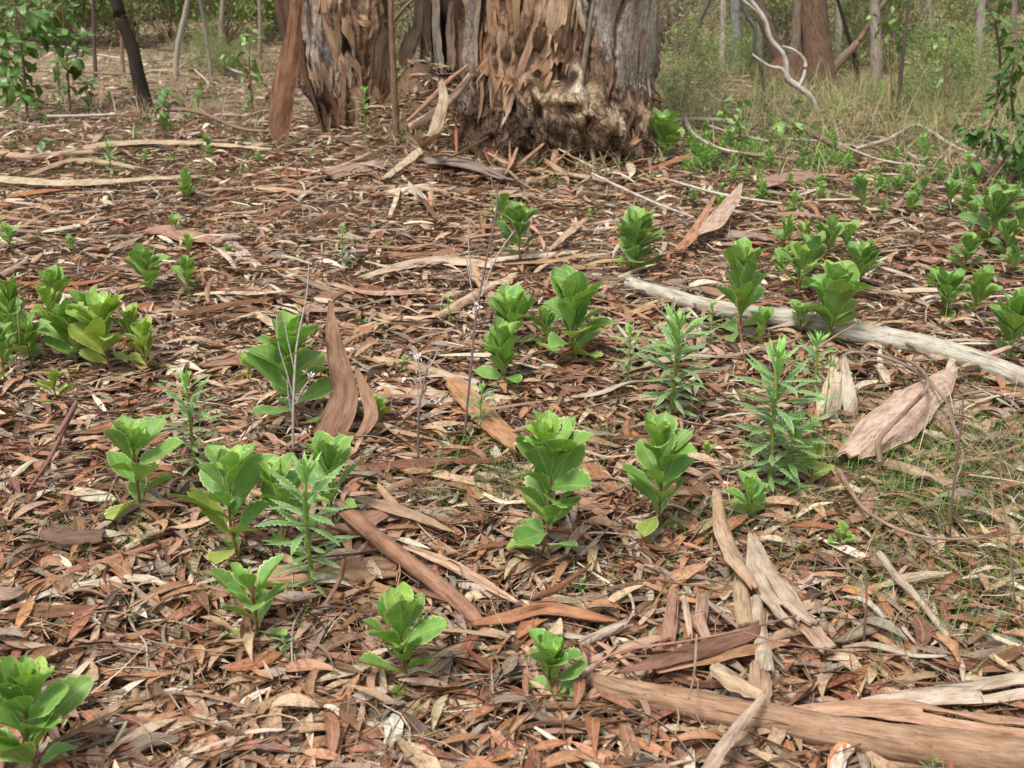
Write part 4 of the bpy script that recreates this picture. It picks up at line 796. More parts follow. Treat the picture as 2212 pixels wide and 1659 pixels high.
# broad-leaved seedlings: foot x, foot y, top y, width (picture), label
BP = [
 (15, 775, 610, 80, 'upright seedling in front of the tall one at the left edge', 'n', 12),
 (100, 740, 605, 70, 'seedling between the tall left edge one and the narrow topped rear one', 'y', 11),
 (215, 745, 615, 80, 'rear upright seedling behind the pale red stemmed one', 'n', 12),
 (1745, 540, 470, 55, 'small rear seedling between the two back ones of the right clump', 'f', 8),
 (1700, 610, 530, 65, 'short seedling at the rear left foot of the right clump', 'n', 9),
 (1880, 600, 530, 60, 'small seedling just outside the right clump on its right', 'f', 8),
 (2015, 640, 570, 55, 'small seedling leading the pair beside the dark bark sheet', 'n', 8),
 (2170, 560, 470, 70, 'dark seedling right of the tall dark one', 'd', 10),
 (2200, 520, 430, 60, 'dark seedling touching the right edge under the shrub', 'd', 9),
 (2100, 500, 430, 55, 'dark seedling before the shrub stems', 'd', 9),
 (1130, 700, 620, 60, 'seedling at the rear right of the middle clump', 'n', 9),
 (1755, 600, 500, 80, 'middle seedling of the clump behind the grey log, half hidden by its neighbours', 'f', 12),
 (1645, 760, 655, 70, 'seedling leaning over the near side of the grey log beside the tall first one', 'n', 9),
 (1835, 560, 470, 60, 'far right rear seedling of the clump behind the grey log', 'f', 9),
 (1360, 590, 470, 70, 'left companion stem of the dense rounded seedling', 'f', 12),
 (75, 800, 680, 90, 'low seedling filling the front of the crowded left clump', 'n', 12),
 (205, 790, 670, 90, 'seedling squeezed between the central and pale ones of the left clump', 'n', 12),
 (290, 800, 655, 80, 'seedling between the pale and the narrow ones of the left clump', 'y', 10),
 (2130, 480, 400, 70, 'dark seedling close behind the tall dark one at the right', 'd', 10),
 (1960, 470, 410, 50, 'small seedling in front of the row under the right shrub', 'd', 8),
 (110, 1690, 1392, 235, 'largest looking broad leaved green seedling at the very front left corner', 'n', 17),
 (888, 1492, 1262, 190, 'compact broad leaved seedling in front of the diagonal stick, above the white bark flake', 'n', 14),
 (1200, 1525, 1358, 175, 'squat rosette shaped seedling growing at the end of the long bark roll', 'n', 13),
 (556, 1392, 1192, 175, 'small broad leaved seedling under the flat bark plate, before the tall toothed plant', 'n', 9),
 (308, 1125, 884, 190, 'sparse broad leaved seedling left of the front big leaved pair, standing alone', 'n', 10),
 (528, 1225, 944, 215, 'big leaved seedling with notched leaves just left of the tall toothed plant', 'n', 12),
 (600, 1225, 975, 150, 'broad leaved seedling hidden behind the tall toothed plant, on its left', 'n', 12),
 (725, 1160, 918, 150, 'broad leaved seedling crowding behind the tall toothed plant, on its right', 'n', 12),
 (650, 938, 664, 185, 'tall leafy seedling beside the upright pointed bark slab, behind a dead stalk', 'n', 18),
 (1165, 1218, 874, 205, 'tallest many leaved seedling in the middle foreground with yellowing lowest leaves', 'n', 22),
 (1413, 1165, 878, 165, 'broad leaved seedling behind the dry seed capsules, right of the tallest middle one', 'n', 15),
 (1608, 1140, 1018, 110, 'low broad seedling with a toothed sprout at its heart, above the loose bark rolls', 'n', 8),
 (1742, 1068, 944, 105, 'low bright seedling at the foot of the toothed plants, near the pale bark sheet', 'y', 8),
 (1816, 1196, 1118, 85, 'small sparse seedling alone among thin stalks at the right', 'n', 7),
 (1243, 792, 586, 145, 'bushy seedling at the middle with one yellow leaf hanging at its foot', 'n', 20),
 (1105, 762, 614, 120, 'back seedling of the middle clump, behind a short upright stick', 'n', 13),
 (1098, 838, 690, 130, 'front seedling of the middle clump beside the orange bark plate', 'n', 15),
 (1165, 765, 655, 90, 'small seedling on the inner side of the middle clump', 'n', 10),
 (1385, 600, 450, 122, 'dense rounded seedling beyond the broken end of the grey log', 'f', 22),
 (1590, 748, 512, 135, 'tall seedling standing in front of the grey log, first along it', 'n', 20),
 (1128, 578, 425, 90, 'loose seedling with glossy leaves and two thin stems in the middle distance', 'd', 14),
 (1080, 505, 410, 75, 'open topped seedling just behind the one with two thin stems', 'f', 8),
 (1696, 565, 458, 62, 'narrow seedling at the rear left of the right hand clump behind the grey log', 'f', 10),
 (1726, 645, 518, 98, 'seedling in the left half of the clump behind the grey log', 'n', 14),
 (1798, 565, 457, 98, 'rear middle seedling of the clump behind the grey log', 'f', 13),
 (1858, 640, 512, 88, 'darker seedling at the right edge of the clump behind the grey log', 'd', 12),
 (1788, 752, 553, 180, 'largest seedling of the clump, hanging over the grey log', 'n', 22),
 (1716, 735, 640, 62, 'small pale seedling tucked against the near side of the grey log', 'f', 7),
 (2035, 688, 575, 85, 'left seedling of the pair beside the dark bark sheet at the right', 'n', 13),
 (2092, 695, 572, 95, 'right seedling of the pair beside the dark bark sheet', 'n', 13),
 (2096, 600, 498, 75, 'slim seedling behind the pair beside the dark bark sheet', 'd', 11),
 (2128, 545, 398, 100, 'tall dark green seedling at the right, below the spreading shrub', 'd', 16),
 (2188, 790, 618, 120, 'seedling at the right edge beside the thick end of the grey log', 'n', 15),
 (1852, 462, 368, 58, 'lone dark green seedling in the right mid distance', 'd', 10),
 (1936, 432, 374, 46, 'first small seedling of the row under the right shrub', 'd', 8), (1990, 436, 378, 46, 'second small seedling of the row under the right shrub', 'd', 8),
 (2042, 458, 384, 52, 'third seedling of the row under the right shrub, taller than its neighbours', 'd', 9), (2085, 470, 392, 50, 'fourth seedling of the row under the right shrub', 'd', 9),
 (2150, 470, 385, 60, 'fifth seedling of the row under the right shrub, close to its stems', 'd', 9), (2180, 610, 520, 60, 'low seedling at the right edge under the shrub stems', 'd', 8),
 (1432, 348, 236, 118, 'leafy green seedling at the right foot of the big gum tree', 'f', 26),
 (1560, 428, 390, 42, 'tiny dark seedling behind an upright bark curl', 'd', 6),
 (45, 785, 588, 95, 'tall seedling at the left edge of the crowded left clump', 'n', 17),
 (122, 700, 574, 70, 'rear seedling of the crowded left clump with a narrow top', 'n', 12),
 (165, 802, 640, 150, 'central seedling of the crowded left clump', 'n', 16),
 (248, 812, 618, 130, 'tall pale seedling with red stem, right part of the left clump', 'y', 16),
 (332, 815, 682, 82, 'narrow seedling with a red stem at the right end of the left clump', 'y', 10),
 (132, 892, 788, 95, 'low bright seedling in front of the crowded left clump', 'y', 8),
 (5, 840, 690, 80, 'seedling cut by the left edge beside the crowded clump', 'n', 10),
 (334, 645, 528, 82, 'left one of the twin seedlings behind the left clump', 'n', 11), (403, 645, 545, 84, 'right one of the twin seedlings behind the left clump', 'n', 10),
 (378, 525, 458, 56, 'upper left seedling of the pair near the folded bark sheet', 'f', 8), (408, 562, 498, 56, 'lower right seedling of the pair near the folded bark sheet', 'y', 8),
 (400, 442, 368, 66, 'small seedling below the pale fallen branch at the left', 'f', 11),
 (166, 552, 506, 78, 'low spreading seedling far left beyond the clump', 'f', 8), (28, 550, 478, 60, 'sparse little seedling at the left edge behind the crowded clump', 'f', 8), (0, 505, 455, 34, 'tiny seedling cut by the left edge, farthest back there', 'f', 6),
 (445, 337, 288, 52, 'small seedling growing against the pale bark log behind', 'd', 8),
 (543, 838, 754, 86, 'small four leaved seedling left of the tall leafy one', 'y', 6),
 (800, 930, 842, 72, 'seedling peeping out behind the upright pointed bark slab', 'y', 6),
 (1522, 1002, 944, 52, 'tiny seedling beside the broad one behind the seed capsules', 'y', 6),
 (840, 548, 520, 32, 'tiny yellowish seedling in the middle distance near a toothed one', 'y', 5), (488, 560, 525, 32, 'tiny pale seedling on a grey bark flake', 'f', 5), (525, 505, 482, 26, 'tiny seedling behind the grey bark flake', 'f', 5),
 (1470, 800, 740, 50, 'small smooth seedling at the foot of the tall toothed plant behind', 'f', 7), (1420, 800, 735, 60, 'small seedling squeezed between two toothed plants', 'f', 7),
 (1665, 700, 660, 36, 'very small seedling against the grey log near its middle', 'f', 5)]
for bx, by, ty, wd, lab, tone, n in BP: broad(bx, by, ty, wd, lab, tone, n, lean=U(-8, 8)*wd/150)
NPL = [(682, 1292, 958, 195, 'tallest toothed leaved plant in the left foreground with a thick pale stem', 34), (425, 1035, 778, 135, 'dark toothed plant beside the sparse broad seedling on the left', 34), (1448, 905, 648, 165, 'tall feathery toothed plant in front of the grey log', 40),
 (1355, 845, 688, 82, 'shorter toothed plant next to the tall feathery one, on its left', 26), (1660, 1075, 712, 190, 'largest feathery toothed plant right of the middle', 44), (1700, 1065, 868, 170, 'lower feathery toothed plant close in front of the largest one', 26),
 (1045, 945, 812, 78, 'small toothed plant on the orange bark plate', 24), (1752, 880, 700, 110, 'toothed plant under the largest seedling at the grey log', 22), (1775, 925, 760, 60, 'thin stemmed toothed plant beside the paired pale bark pieces', 14), (967, 712, 628, 50, 'little toothed plant standing on a curved pale branch', 14),
 (877, 815, 757, 44, 'little toothed plant near the branching dead stalk', 14), (790, 708, 684, 38, 'tiny toothed plant below a curved branch', 10), (792, 312, 178, 58, 'pale yellowish toothed plant growing against the left trunk', 22), (246, 402, 296, 62, 'toothed plant crossing the pale fallen log at the left', 18),
 (618, 1442, 1346, 60, 'tiny bright toothed sprout between the front seedlings', 14), (1258, 1300, 1232, 40, 'tiny bushy sprout on a thin stalk below the tallest middle seedling', 12), (1614, 1120, 1045, 95, 'curly toothed sprout inside the low seedling above the bark rolls', 16), (1325, 352, 272, 42, 'small toothed plant against the foot of the right trunk', 14),
 (742, 585, 475, 62, 'toothed plant in the middle distance with dark low leaves', 20), (1272, 492, 445, 34, 'tiny toothed plant beyond the loose glossy seedling', 10), (1530, 762, 638, 62, 'thin toothed plant between two tall ones near the grey log', 18), (205, 375, 335, 28, 'tiny toothed plant left of the one on the pale log', 10), (355, 1120, 1080, 52, 'small toothed sprout at the foot of the sparse left seedling', 10),
 (2005, 1690, 1610, 60, 'toothed sprout cut by the bottom edge below the bark roll', 12), (545, 325, 290, 30, 'tiny sprout below the hanging bark strip', 9), (672, 352, 318, 34, 'tiny sprout before the foot of the left trunk', 10), (1755, 945, 890, 46, 'small toothed sprout at the left side of the paired bark', 12)]
for bx, by, ty, wd, lab, n in NPL: narrow(bx, by, ty, wd, lab, n, lean=U(-6, 6)*wd/100, faded=.35 if bx == 792 else 0)

# little seedlings of the mid distance, too small to show leaf parts
def smallplant(k):
    r = np.random.RandomState(300+k); P = []
    H_ = .7; P.append(tube([(0, 0, -.05), (r.randn()*.05, 0, H_*.5), (r.randn()*.1, 0, H_)], [.025, .02, .01], 5, 6)); Vs, Fs, Us = merge(P); cols = np.tile((.13, .15, .05), (len(Vs), 1)); o = len(Vs); VV = [Vs]; FF = [Fs]; UU = [Us]; CC = [cols]
    n = 16+k*2; src = FL[k % 3] if k < 4 else NL[0]
    lv = np.zeros(len(src.vertices)*3); src.vertices.foreach_get('co', lv); lv = lv.reshape(-1, 3); lf = np.array([list(p.vertices) for p in src.polygons])
    for i in range(n):
        tt = (i+.5)/n; az = i*2.4; el = .3+1.0*tt**1.6; l = .42*(1-.4*tt)*(.8+.4*r.rand()); M = np.array(Matrix.Rotation(az, 3, 'Z') @ Matrix.Rotation(el, 3, 'X'))
        V = (lv*l)@M.T+np.array([0, 0, .12+tt*(H_-.1)]); VV.append(V); FF.append(lf+o); UU.append(np.tile((.25, .5), (len(V), 1))); CC.append(np.tile(np.array((.15, .32, .06))*(1-tt*.6)+np.array((.28, .50, .09))*tt*.6, (len(V), 1))); o += len(V)
    return mk_mesh('small_seedling', np.vstack(VV), np.vstack(FF), [M_FOL], np.vstack(UU), np.vstack(CC))
SM = [smallplant(k) for k in range(6)]
def small(px, py, hpx, label, group):
    b = G(px, py); o = add('small_seedling', SM[rnd.randrange(6)], loc=tuple(b)); s = toW(hpx, b)/.95; o.scale = (s, s, s); o.rotation_euler = (U(-.1, .1), U(-.1, .1), U(0, 6.28)); tag(o, label, 'plant', group)
for i in range(150):
    px, py = U(1420, 2190), 0
    py = rnd.choice([U(300, 375), U(265, 420), U(330, 480)]); px = U(1470, 1800) if i < 75 and py < 380 else U(1440, 2200)
    if px < 1480 and py > 350: continue
    hh = U(26, 54)*(py/350); small(px, py, hh, f"{'taller' if hh > 42 else 'tiny'} bright green seedling {where(px, py)}", 'tiny seedlings right of the gum tree')
for i in range(55): px, py, hh = U(0, 600), U(190, 420), U(14, 34); small(px, py, hh, f"{'small' if hh > 24 else 'tiny'} green sprout {where(px, py)}", 'tiny sprouts on the far left')
for i in range(26): px, py = U(200, 2100), U(520, 1300); small(px, py, U(12, 26), f'minute green sprout between leaves {where(px, py)}', 'minute sprouts in the open litter')

# ------------------------------------------------------------------ saplings and shrubs with dark oval leaves
def leafy(name, stems, nleaf, lpx, label, colr=(.20, .11, .07), wpx=9, tone=(.045, .125, .035), group=None, Y=None, spread=18, cat='shrub'):
    b = G(*stems[0][0]); Y = b[1]; o = empty(name, tuple(b), uniq(label), cat, group)
    L = toW(lpx, b)*.8; tone = tuple(q*m for q, m in zip(tone, (1.5, 1.25, .85))); nleaf = int(nleaf*1.35 if wpx < 12 else nleaf*2.2)
    for k, st in enumerate(stems):
        P = [atY(px, py, Y+U(-.05, .05)*k) for px, py in st]
        if st[0] == stems[0][0]: P[0] = b-np.array([0, 0, .04])
        r = toW(wpx if k == 0 else wpx*.5, b)/2; V, Fc, uv = tube(P, [r, r*.7, r*.3], 7, 14, .1, seed=k)
        add('stem', mk_mesh('stem', local(V, b), Fc, [M_STEM], uv), o, color=colr)
        Pc = catmull(P, 40)-b
        m = max(2, int(nleaf*len(st)/sum(len(s) for s in stems)))
        for i in range(m):
            t = .18+.82*(i+.5)/m if k == 0 else (i+.6)/m
            p = Pc[int(t*39)]; sp = toW(spread, b)*U(.1, 1); az = U(0, 6.28)
            q = p+np.array([cos(az)*sp, sin(az)*sp, U(-.3, .5)*sp])
            c = np.array(tone)*U(.7, 1.5)*np.array([U(.85, 1.25), 1, U(.8, 1.2)])
            put_leaf(o, SL[rnd.randrange(4)], q, az+U(-1.0, 1.0), U(-.9, .35), L*U(.7, 1.2), U(-.6, .6), tuple(c), U(.9, 1.2))
    return o
leafy('eucalypt_sapling', [[(58, 262), (52, 150), (40, 60), (20, -60)], [(52, 170), (20, 120), (-10, 60)], [(50, 120), (85, 60), (90, 0)], [(56, 220), (30, 190), (0, 180)]], 80, 50, 'dark leaved sapling hanging into the upper left corner', spread=40, wpx=7, tone=(.05, .13, .035))
leafy('eucalypt_sapling', [[(150, 240), (146, 150), (138, 60), (130, -40)], [(146, 160), (170, 110), (185, 60)], [(142, 100), (110, 60), (95, 20)]], 58, 44, 'dark leaved sapling next inward from the upper left corner', spread=34, wpx=6, tone=(.05, .13, .04))
leafy('eucalypt_sapling', [[(192, 250), (190, 225), (186, 190), (188, 170)]], 14, 34, 'knee high sprig with a few round dark leaves left of the blackened trunk', spread=16, wpx=4, tone=(.05, .14, .04))
leafy('eucalypt_sapling', [[(12, 232), (14, 200), (8, 150), (2, 110)]], 18, 40, 'low dark leaved sapling at the left edge under the hanging one', spread=30, wpx=5, tone=(.045, .12, .035))
leafy('eucalypt_sapling', [[(352, 292), (350, 260), (356, 220), (352, 188)]], 17, 36, 'small sapling with glossy leaves at the foot of the blackened trunk', spread=18, wpx=4, tone=(.07, .18, .06))
leafy('eucalypt_sapling', [[(548, 250), (542, 190), (538, 120), (545, 60)], [(542, 170), (515, 140), (490, 120)]], 40, 30, 'loose leaved sapling between the pale fallen branches and the hanging bark', spread=28, wpx=5, tone=(.08, .20, .06))
leafy('eucalypt_sapling', [[(430, 262), (428, 220), (432, 180)]], 8, 26, 'thin sprig with few leaves before the fallen branches', spread=14, wpx=3, tone=(.07, .17, .05))
leafy('eucalypt_sapling', [[(92, 345), (95, 320), (98, 295)]], 7, 30, 'short sprig with dark leaves lying over the curved fallen branch at the left', spread=12, wpx=3, tone=(.06, .13, .05))
leafy('spreading_shrub', [[(2160, 412), (2185, 385), (2212, 350), (2240, 320)], [(2092, 395), (2130, 290), (2170, 190), (2215, 95)], [(2130, 400), (2180, 330), (2230, 270)], [(2150, 240), (2160, 130), (2150, 40), (2160, -20)], [(2190, 260), (2185, 180), (2200, 60)], [(2170, 330), (2160, 300), (2140, 270)], [(2200, 380), (2190, 330), (2215, 240)], [(2120, 320), (2105, 290), (2085, 275)]], 125, 40, 'spreading dark leaved shrub with reddish stems at the right edge', spread=28, wpx=15, colr=(.22, .13, .10), tone=(.045, .13, .04))
leafy('eucalypt_sapling', [[(1604, 322), (1598, 270), (1588, 235), (1590, 205)], [(1596, 262), (1565, 240), (1545, 238)]], 24, 32, 'small pale leaved sapling among the grey fallen branches', spread=20, wpx=4, tone=(.12, .24, .08))
leafy('eucalypt_sapling', [[(1722, 335), (1716, 290), (1728, 250), (1735, 215)], [(1718, 285), (1690, 272), (1670, 280)]], 20, 32, 'leafy sapling crossing the curved dead branch', spread=22, wpx=4, tone=(.09, .21, .06))
leafy('eucalypt_sapling', [[(1932, 262), (1925, 150), (1935, 60), (1950, 10)], [(1925, 90), (1900, 50), (1890, 30)]], 18, 30, 'thin sapling with scattered dark leaves above the clearing', spread=24, wpx=4, tone=(.07, .15, .04))
leafy('eucalypt_sapling', [[(2045, 270), (2040, 180), (2050, 90), (2060, 20)]], 22, 26, 'sparse sapling rising out of the yellow grass', spread=26, wpx=4, tone=(.08, .16, .05))

# ------------------------------------------------------------------ fallen bark, logs and branches that can be pointed at
SD = [1000]
def bark(pts, W, c, label, curl=1.0, z=.026, lifts=None, name='bark_strip', cat='bark', group='strips of fallen bark', flat=True, rag=.05, n=26, nu=7, thick=.003, tw=None, crack=0, wr=.004, up=None):
    SD[0] += 1
    if 1420 < pts[0][0] < 1760 and 1050 < pts[0][1] < 1500: z += .026; W = [q*1.25 for q in W]
    else: W = [q*1.08 for q in W]
    if up is None:
        wi = np.interp(np.linspace(0, 1, len(pts)), np.linspace(0, 1, len(W)), W); P = []
        for i, (x, y) in enumerate(pts):
            g = G(x, y, z); lf = toW(wi[i], g)/(2*sin(min(curl/2, pi/2)))*(1-cos(min(curl/2, pi)))
            g = G(x, y, z+(lifts[i] if lifts else 0)+lf*.5); g[2] += lf*.42; P.append(g)
    if up is not None:                                    # a piece standing up off the ground: up = heights given by the picture at the foot's distance
        b = G(*up); P = [atY(x, y, b[1]+dy) for x, y, dy in pts]
    mid = P[len(P)//2]; d = np.array([pts[-1][0]-pts[0][0], pts[-1][1]-pts[0][1]]); hz = abs(d[0])/np.hypot(*d[:2])
    dep = math.atan2(CAMH, mid[1]); f = 1+(min(1/sin(dep), 2.0)-1)*hz**2*.8 if flat and up is None else 1
    if curl > 1.2: f = 1
    f *= curl/(2*sin(min(curl/2, pi/2))); Wd = [toW(w, mid)*f for w in W]; base = P[0].copy(); base[2] = H1(base[0], base[1])
    N = None
    if up is not None: N = np.tile([0, -.9, .45], (len(P), 1))
    V, Fc, uv, mi = strip(P, Wd, curl, N, thick, rag, SD[0], nu, n, wr, U(-.35, .35) if tw is None else tw, .12, crack)
    o = add(name, mk_mesh(name, local(V, base), Fc, [M_BARK, M_BARKIN], uv, mi=mi), loc=tuple(base), color=jit(PAL[c] if isinstance(c, str) else c, .1))
    return tag(o, uniq(label), cat, group)
def log(pts, W, c, label, z=None, lifts=None, name='fallen_branch', cat='branch', group='fallen branches and sticks', rough=.1, ns=12, n=None, mat=None, Y=None, twigs=(), z0=0):
    SD[0] += 1
    if Y is None:
        g = [G(x, y) for x, y in pts]; R = [toW(np.interp(i/(len(pts)-1), np.linspace(0, 1, len(W)), W), g[i])/2 for i in range(len(pts))]
        P = [G(x, y, R[i]*.8+z0+.020+(lifts[i] if lifts else 0)) for i, (x, y) in enumerate(pts)]
    else: P = [atY(x, y, Y) if y < 900 else G(x, y) for x, y in pts]; R = [toW(w, P[0])/2 for w in W]
    base = P[0].copy(); base[2] = H1(base[0], base[1])
    V, Fc, uv = tube(P, R, ns, n or max(14, len(P)*6), rough, seed=SD[0]*.37)
    me = mk_mesh(name, local(V, base), Fc, [mat or M_WOOD], uv)
    if not twigs:
        o = add(name, me, loc=tuple(base), color=jit(PAL[c] if isinstance(c, str) else c, .06)); return tag(o, uniq(label), cat, group)
    o = empty(name, tuple(base), uniq(label), cat, group); cl = jit(PAL[c] if isinstance(c, str) else c, .06); add('main_stem', me, o, color=cl)
    for tp, tw in twigs:
        if Y is None: Q = [G(x, y, P[0][2]-H1(P[0][0], P[0][1])) for x, y in tp]
        else: Q = [atY(x, y, Y) for x, y in tp]
        k = int(np.argmin([np.linalg.norm(p-Q[0]) for p in catmull(P, 40)])); Q[0] = catmull(P, 40)[k]
        V, Fc, uv = tube(Q, [toW(w, Q[0])/2 for w in tw], 7, 14, rough, seed=tp[0][0]); add('side_branch', mk_mesh('side_branch', local(V, base), Fc, [mat or M_WOOD], uv), o, color=cl)
    return o
log([(1358, 612), (1450, 640), (1560, 668), (1700, 688), (1860, 722), (2000, 748), (2120, 782), (2290, 850)], [26, 30, 34, 40, 44, 46, 44, 42], (.43, .40, .35), 'long smooth silver grey log crossing the right half of the picture', name='fallen_log', cat='log', ns=20, n=60, rough=.07, group='logs')
bark([(1290, 640), (1330, 612), (1400, 622), (1440, 640)], [20, 30, 34, 20], 'wood', 'broken bark slab at the split end of the silver grey log', .7)
log([(1255, 1462), (1330, 1490), (1450, 1512), (1600, 1542), (1800, 1580), (2000, 1612), (2280, 1650)], [30, 48, 56, 62, 70, 80, 92], (.36, .235, .155), 'long pinkish tan bark roll running across the lower right corner', name='bark_roll', cat='bark', group='strips of fallen bark', rough=.10, ns=22, n=70, mat=M_BARK)
bark([(1690, 1530), (1800, 1528), (1950, 1530), (2100, 1558), (2260, 1575)], [8, 44, 60, 70, 62], (.42, .27, .165), 'splintered orange tan bark sheet lying on top of the long roll', 1.6, .055, rag=.06, n=50, nu=9, crack=.45)
bark([(1800, 1528), (1950, 1505), (2080, 1492), (2240, 1470)], [10, 52, 66, 90], (.55, .47, .39), 'pale grey bark sheet with torn edge above the splintered one, lower right', 1.5, .05, rag=.05, n=50, nu=9, crack=.3)
bark([(1560, 1560), (1750, 1600), (1950, 1640), (2150, 1690)], [18, 30, 36, 36], (.40, .24, .15), 'long thin bark slat along the underside of the lower right roll', 1.2, .02, n=40)
log([(738, 1098), (800, 1150), (870, 1205), (950, 1265), (1010, 1320), (1058, 1375)], [30, 34, 34, 36, 34, 22], (.34, .20, .13), 'thick brown stick slanting across the foreground from the tall toothed plant', lifts=[.05, .045, .035, .02, .005, 0], ns=14, rough=.14, mat=M_BARK, name='fallen_stick', cat='stick')
bark([(600, 1250), (560, 1255), (500, 1262), (430, 1292)], [30, 26, 22, 12], (.42, .25, .16), 'tapering tail of bark left of the flat plate under the tall toothed plant', .9, .035)
bark([(862, 1222), (780, 1224), (700, 1232), (590, 1240), (545, 1238)], [44, 50, 52, 38, 20], (.44, .27, .18), 'flat reddish bark plate behind the foot of the tall toothed plant', .5, .04, rag=.04, n=36)
bark([(705, 950, 0), (742, 850, .05), (722, 750, .10), (712, 652, .16)], [66, 58, 36, 8], (.33, .20, .135), 'tall pointed slab of brown bark leaning upright at the middle left', .9, up=(735, 965), rag=.03, n=40, nu=9, name='bark_slab', tw=.1)
bark([(765, 958, -.02), (800, 900, 0), (790, 850, .03), (768, 795, .06)], [14, 30, 26, 10], (.37, .23, .155), 'smaller curled bark slab beside the tall pointed one', 1.3, up=(780, 960), rag=.04, name='bark_slab', tw=.2)
bark([(1783, 918, 0), (1795, 870, .03), (1806, 820, .06), (1812, 772, .10)], [46, 50, 36, 22], (.55, .46, .38), 'left one of the paired pale bark pieces propped up at the right', 1.6, up=(1790, 922), rag=.06, name='bark_slab', thick=.005, crack=.3)
bark([(1842, 912, 0), (1838, 870, .02), (1828, 820, .05), (1822, 770, .09)], [28, 30, 28, 14], (.60, .52, .44), 'right one of the paired pale bark pieces propped up at the right', 1.8, up=(1838, 915), rag=.06, name='bark_slab', thick=.005)
bark([(1760, 905), (1765, 860), (1770, 805)], [30, 36, 20], 'pink', 'dull bark strip just left of the paired pale pieces', .8, .02, flat=False)
bark([(1832, 982), (1900, 930), (1970, 870), (2030, 825), (2066, 790)], [46, 96, 100, 62, 12], (.56, .45, .36), 'big pale pinkish bark sheet arching over the grass at the right', 1.7, .06, flat=False, rag=.05, n=44, nu=11, name='bark_sheet', thick=.005)
bark([(1858, 872), (1920, 862), (1990, 890), (2060, 930)], [40, 66, 60, 40], (.33, .22, .16), 'dark brown bark sheet under the big pale pinkish one', .7, .02, n=36, nu=9, name='bark_sheet')
bark([(2010, 905), (2090, 872), (2150, 850), (2230, 868)], [40, 34, 22, 20], (.47, .37, .28), 'wavy tan bark strip trailing off to the right edge', .8, .03)
bark([(1980, 930), (2080, 930), (2220, 945)], [40, 46, 50], (.36, .29, .23), 'grey fibrous bark slab at the right edge above the grass', .5, .01, n=36, nu=9)
bark([(2212, 840), (2100, 848), (2010, 842)], [36, 26, 10], (.30, .18, .12), 'reddish brown bark strip below the thick end of the grey log', .9, .02)
bark([(1548, 1062), (1556, 1110), (1575, 1165), (1600, 1215), (1635, 1270)], [18, 26, 34, 46, 20], (.44, .31, .22), 'twisted tan bark roll hanging down from the low seedling above the bark heap', 2.4, .05, flat=False, n=36, tw=.7)
bark([(1622, 1152), (1645, 1220), (1680, 1280), (1735, 1345)], [14, 52, 66, 60], (.47, .36, .27), 'wide pale split bark plate in the middle of the bark heap', .8, .04, flat=False, n=36, nu=9, crack=.25, name='bark_plate')
bark([(1700, 1300), (1740, 1345), (1790, 1400)], [26, 38, 30], (.45, .33, .24), 'lower ragged bark plate of the bark heap', .7, .03, flat=False)
bark([(1602, 1240), (1604, 1290), (1612, 1350)], [26, 30, 30], (.47, .34, .22), 'short tan bark tube upright between the heap plates', 2.6, .03, flat=False)
bark([(1632, 1285), (1640, 1340), (1650, 1400), (1655, 1450)], [22, 28, 30, 34], (.50, .40, .31), 'pale bark tube running down behind the dark curled strip', 2.2, .03, flat=False)
bark([(1455, 1270), (1450, 1330), (1440, 1385)], [16, 24, 26], (.34, .21, .15), 'dark bark tube left of the bark heap', 2.2, .03, flat=False)
bark([(1478, 1285), (1485, 1330), (1492, 1375)], [10, 14, 8], (.50, .38, .28), 'narrow pale bark curl beside the dark bark tube', 2.4, .04, flat=False)
bark([(1520, 1280), (1516, 1340), (1540, 1400)], [22, 24, 20], (.42, .30, .21), 'short bark tube with a notch in the bark heap', 2.2, .02, flat=False)
bark([(1330, 1452), (1430, 1425), (1530, 1395), (1620, 1362), (1640, 1345)], [10, 40, 44, 36, 12], (.22, .12, .09), 'dark purplish brown curled bark strip lying on the bark heap', 1.6, .07, n=44, nu=9, flat=False)
bark([(1420, 1450), (1520, 1425), (1620, 1400), (1705, 1385)], [8, 22, 26, 14], (.40, .23, .13), 'orange brown edge strip below the dark curled bark', 1.8, .06, flat=False, n=36)
bark([(1545, 1438), (1590, 1470), (1648, 1502)], [26, 38, 24], (.52, .38, .27), 'short thick pale bark tube slanting to the long roll', 3.6, .05, flat=False, nu=12)
bark([(1648, 1500), (1600, 1560), (1555, 1620), (1520, 1680)], [14, 24, 26, 28], (.48, .36, .27), 'pale folded strip crossing over the long bark roll', 2.6, .10, flat=False, n=36)
bark([(1640, 1430), (1645, 1480), (1640, 1530)], [34, 40, 36], (.42, .30, .21), 'dull bark tube behind the crossing folded strip', 2.0, .03, flat=False)
bark([(1600, 1590), (1590, 1640), (1585, 1700)], [24, 34, 36], (.40, .26, .18), 'bark tube at the bottom edge under the long roll', 2.2, .02, flat=False)
bark([(1700, 1600), (1712, 1650), (1730, 1720)], [18, 34, 30], (.43, .22, .12), 'broad rusty leaf shaped bark at the bottom edge', .6, .03, flat=False)
bark([(1836, 1598), (1815, 1635), (1800, 1680)], [26, 26, 30], (.72, .66, .56), 'small white bark tube by the bottom edge, lower right', 2.6, .04, flat=False)
log([(1355, 1348), (1300, 1370), (1250, 1395)], [20, 22, 22], 'wood', 'short grey stick behind the squat rosette seedling', lifts=[.02, .01, 0], cat='stick', name='fallen_stick', mat=M_BARK)
bark([(640, 1445), (780, 1470), (900, 1490), (1050, 1500), (1200, 1500), (1310, 1500)], [14, 34, 40, 42, 40, 30], (.34, .21, .15), 'long dull brown bark strip lying behind the two front seedlings', .8, .012, n=50)
bark([(848, 1545), (850, 1580), (835, 1612)], [44, 36, 20], (.74, .70, .60), 'white papery bark flake below the compact front seedling', .5, .03, flat=False, name='bark_flake', cat='bark flake')
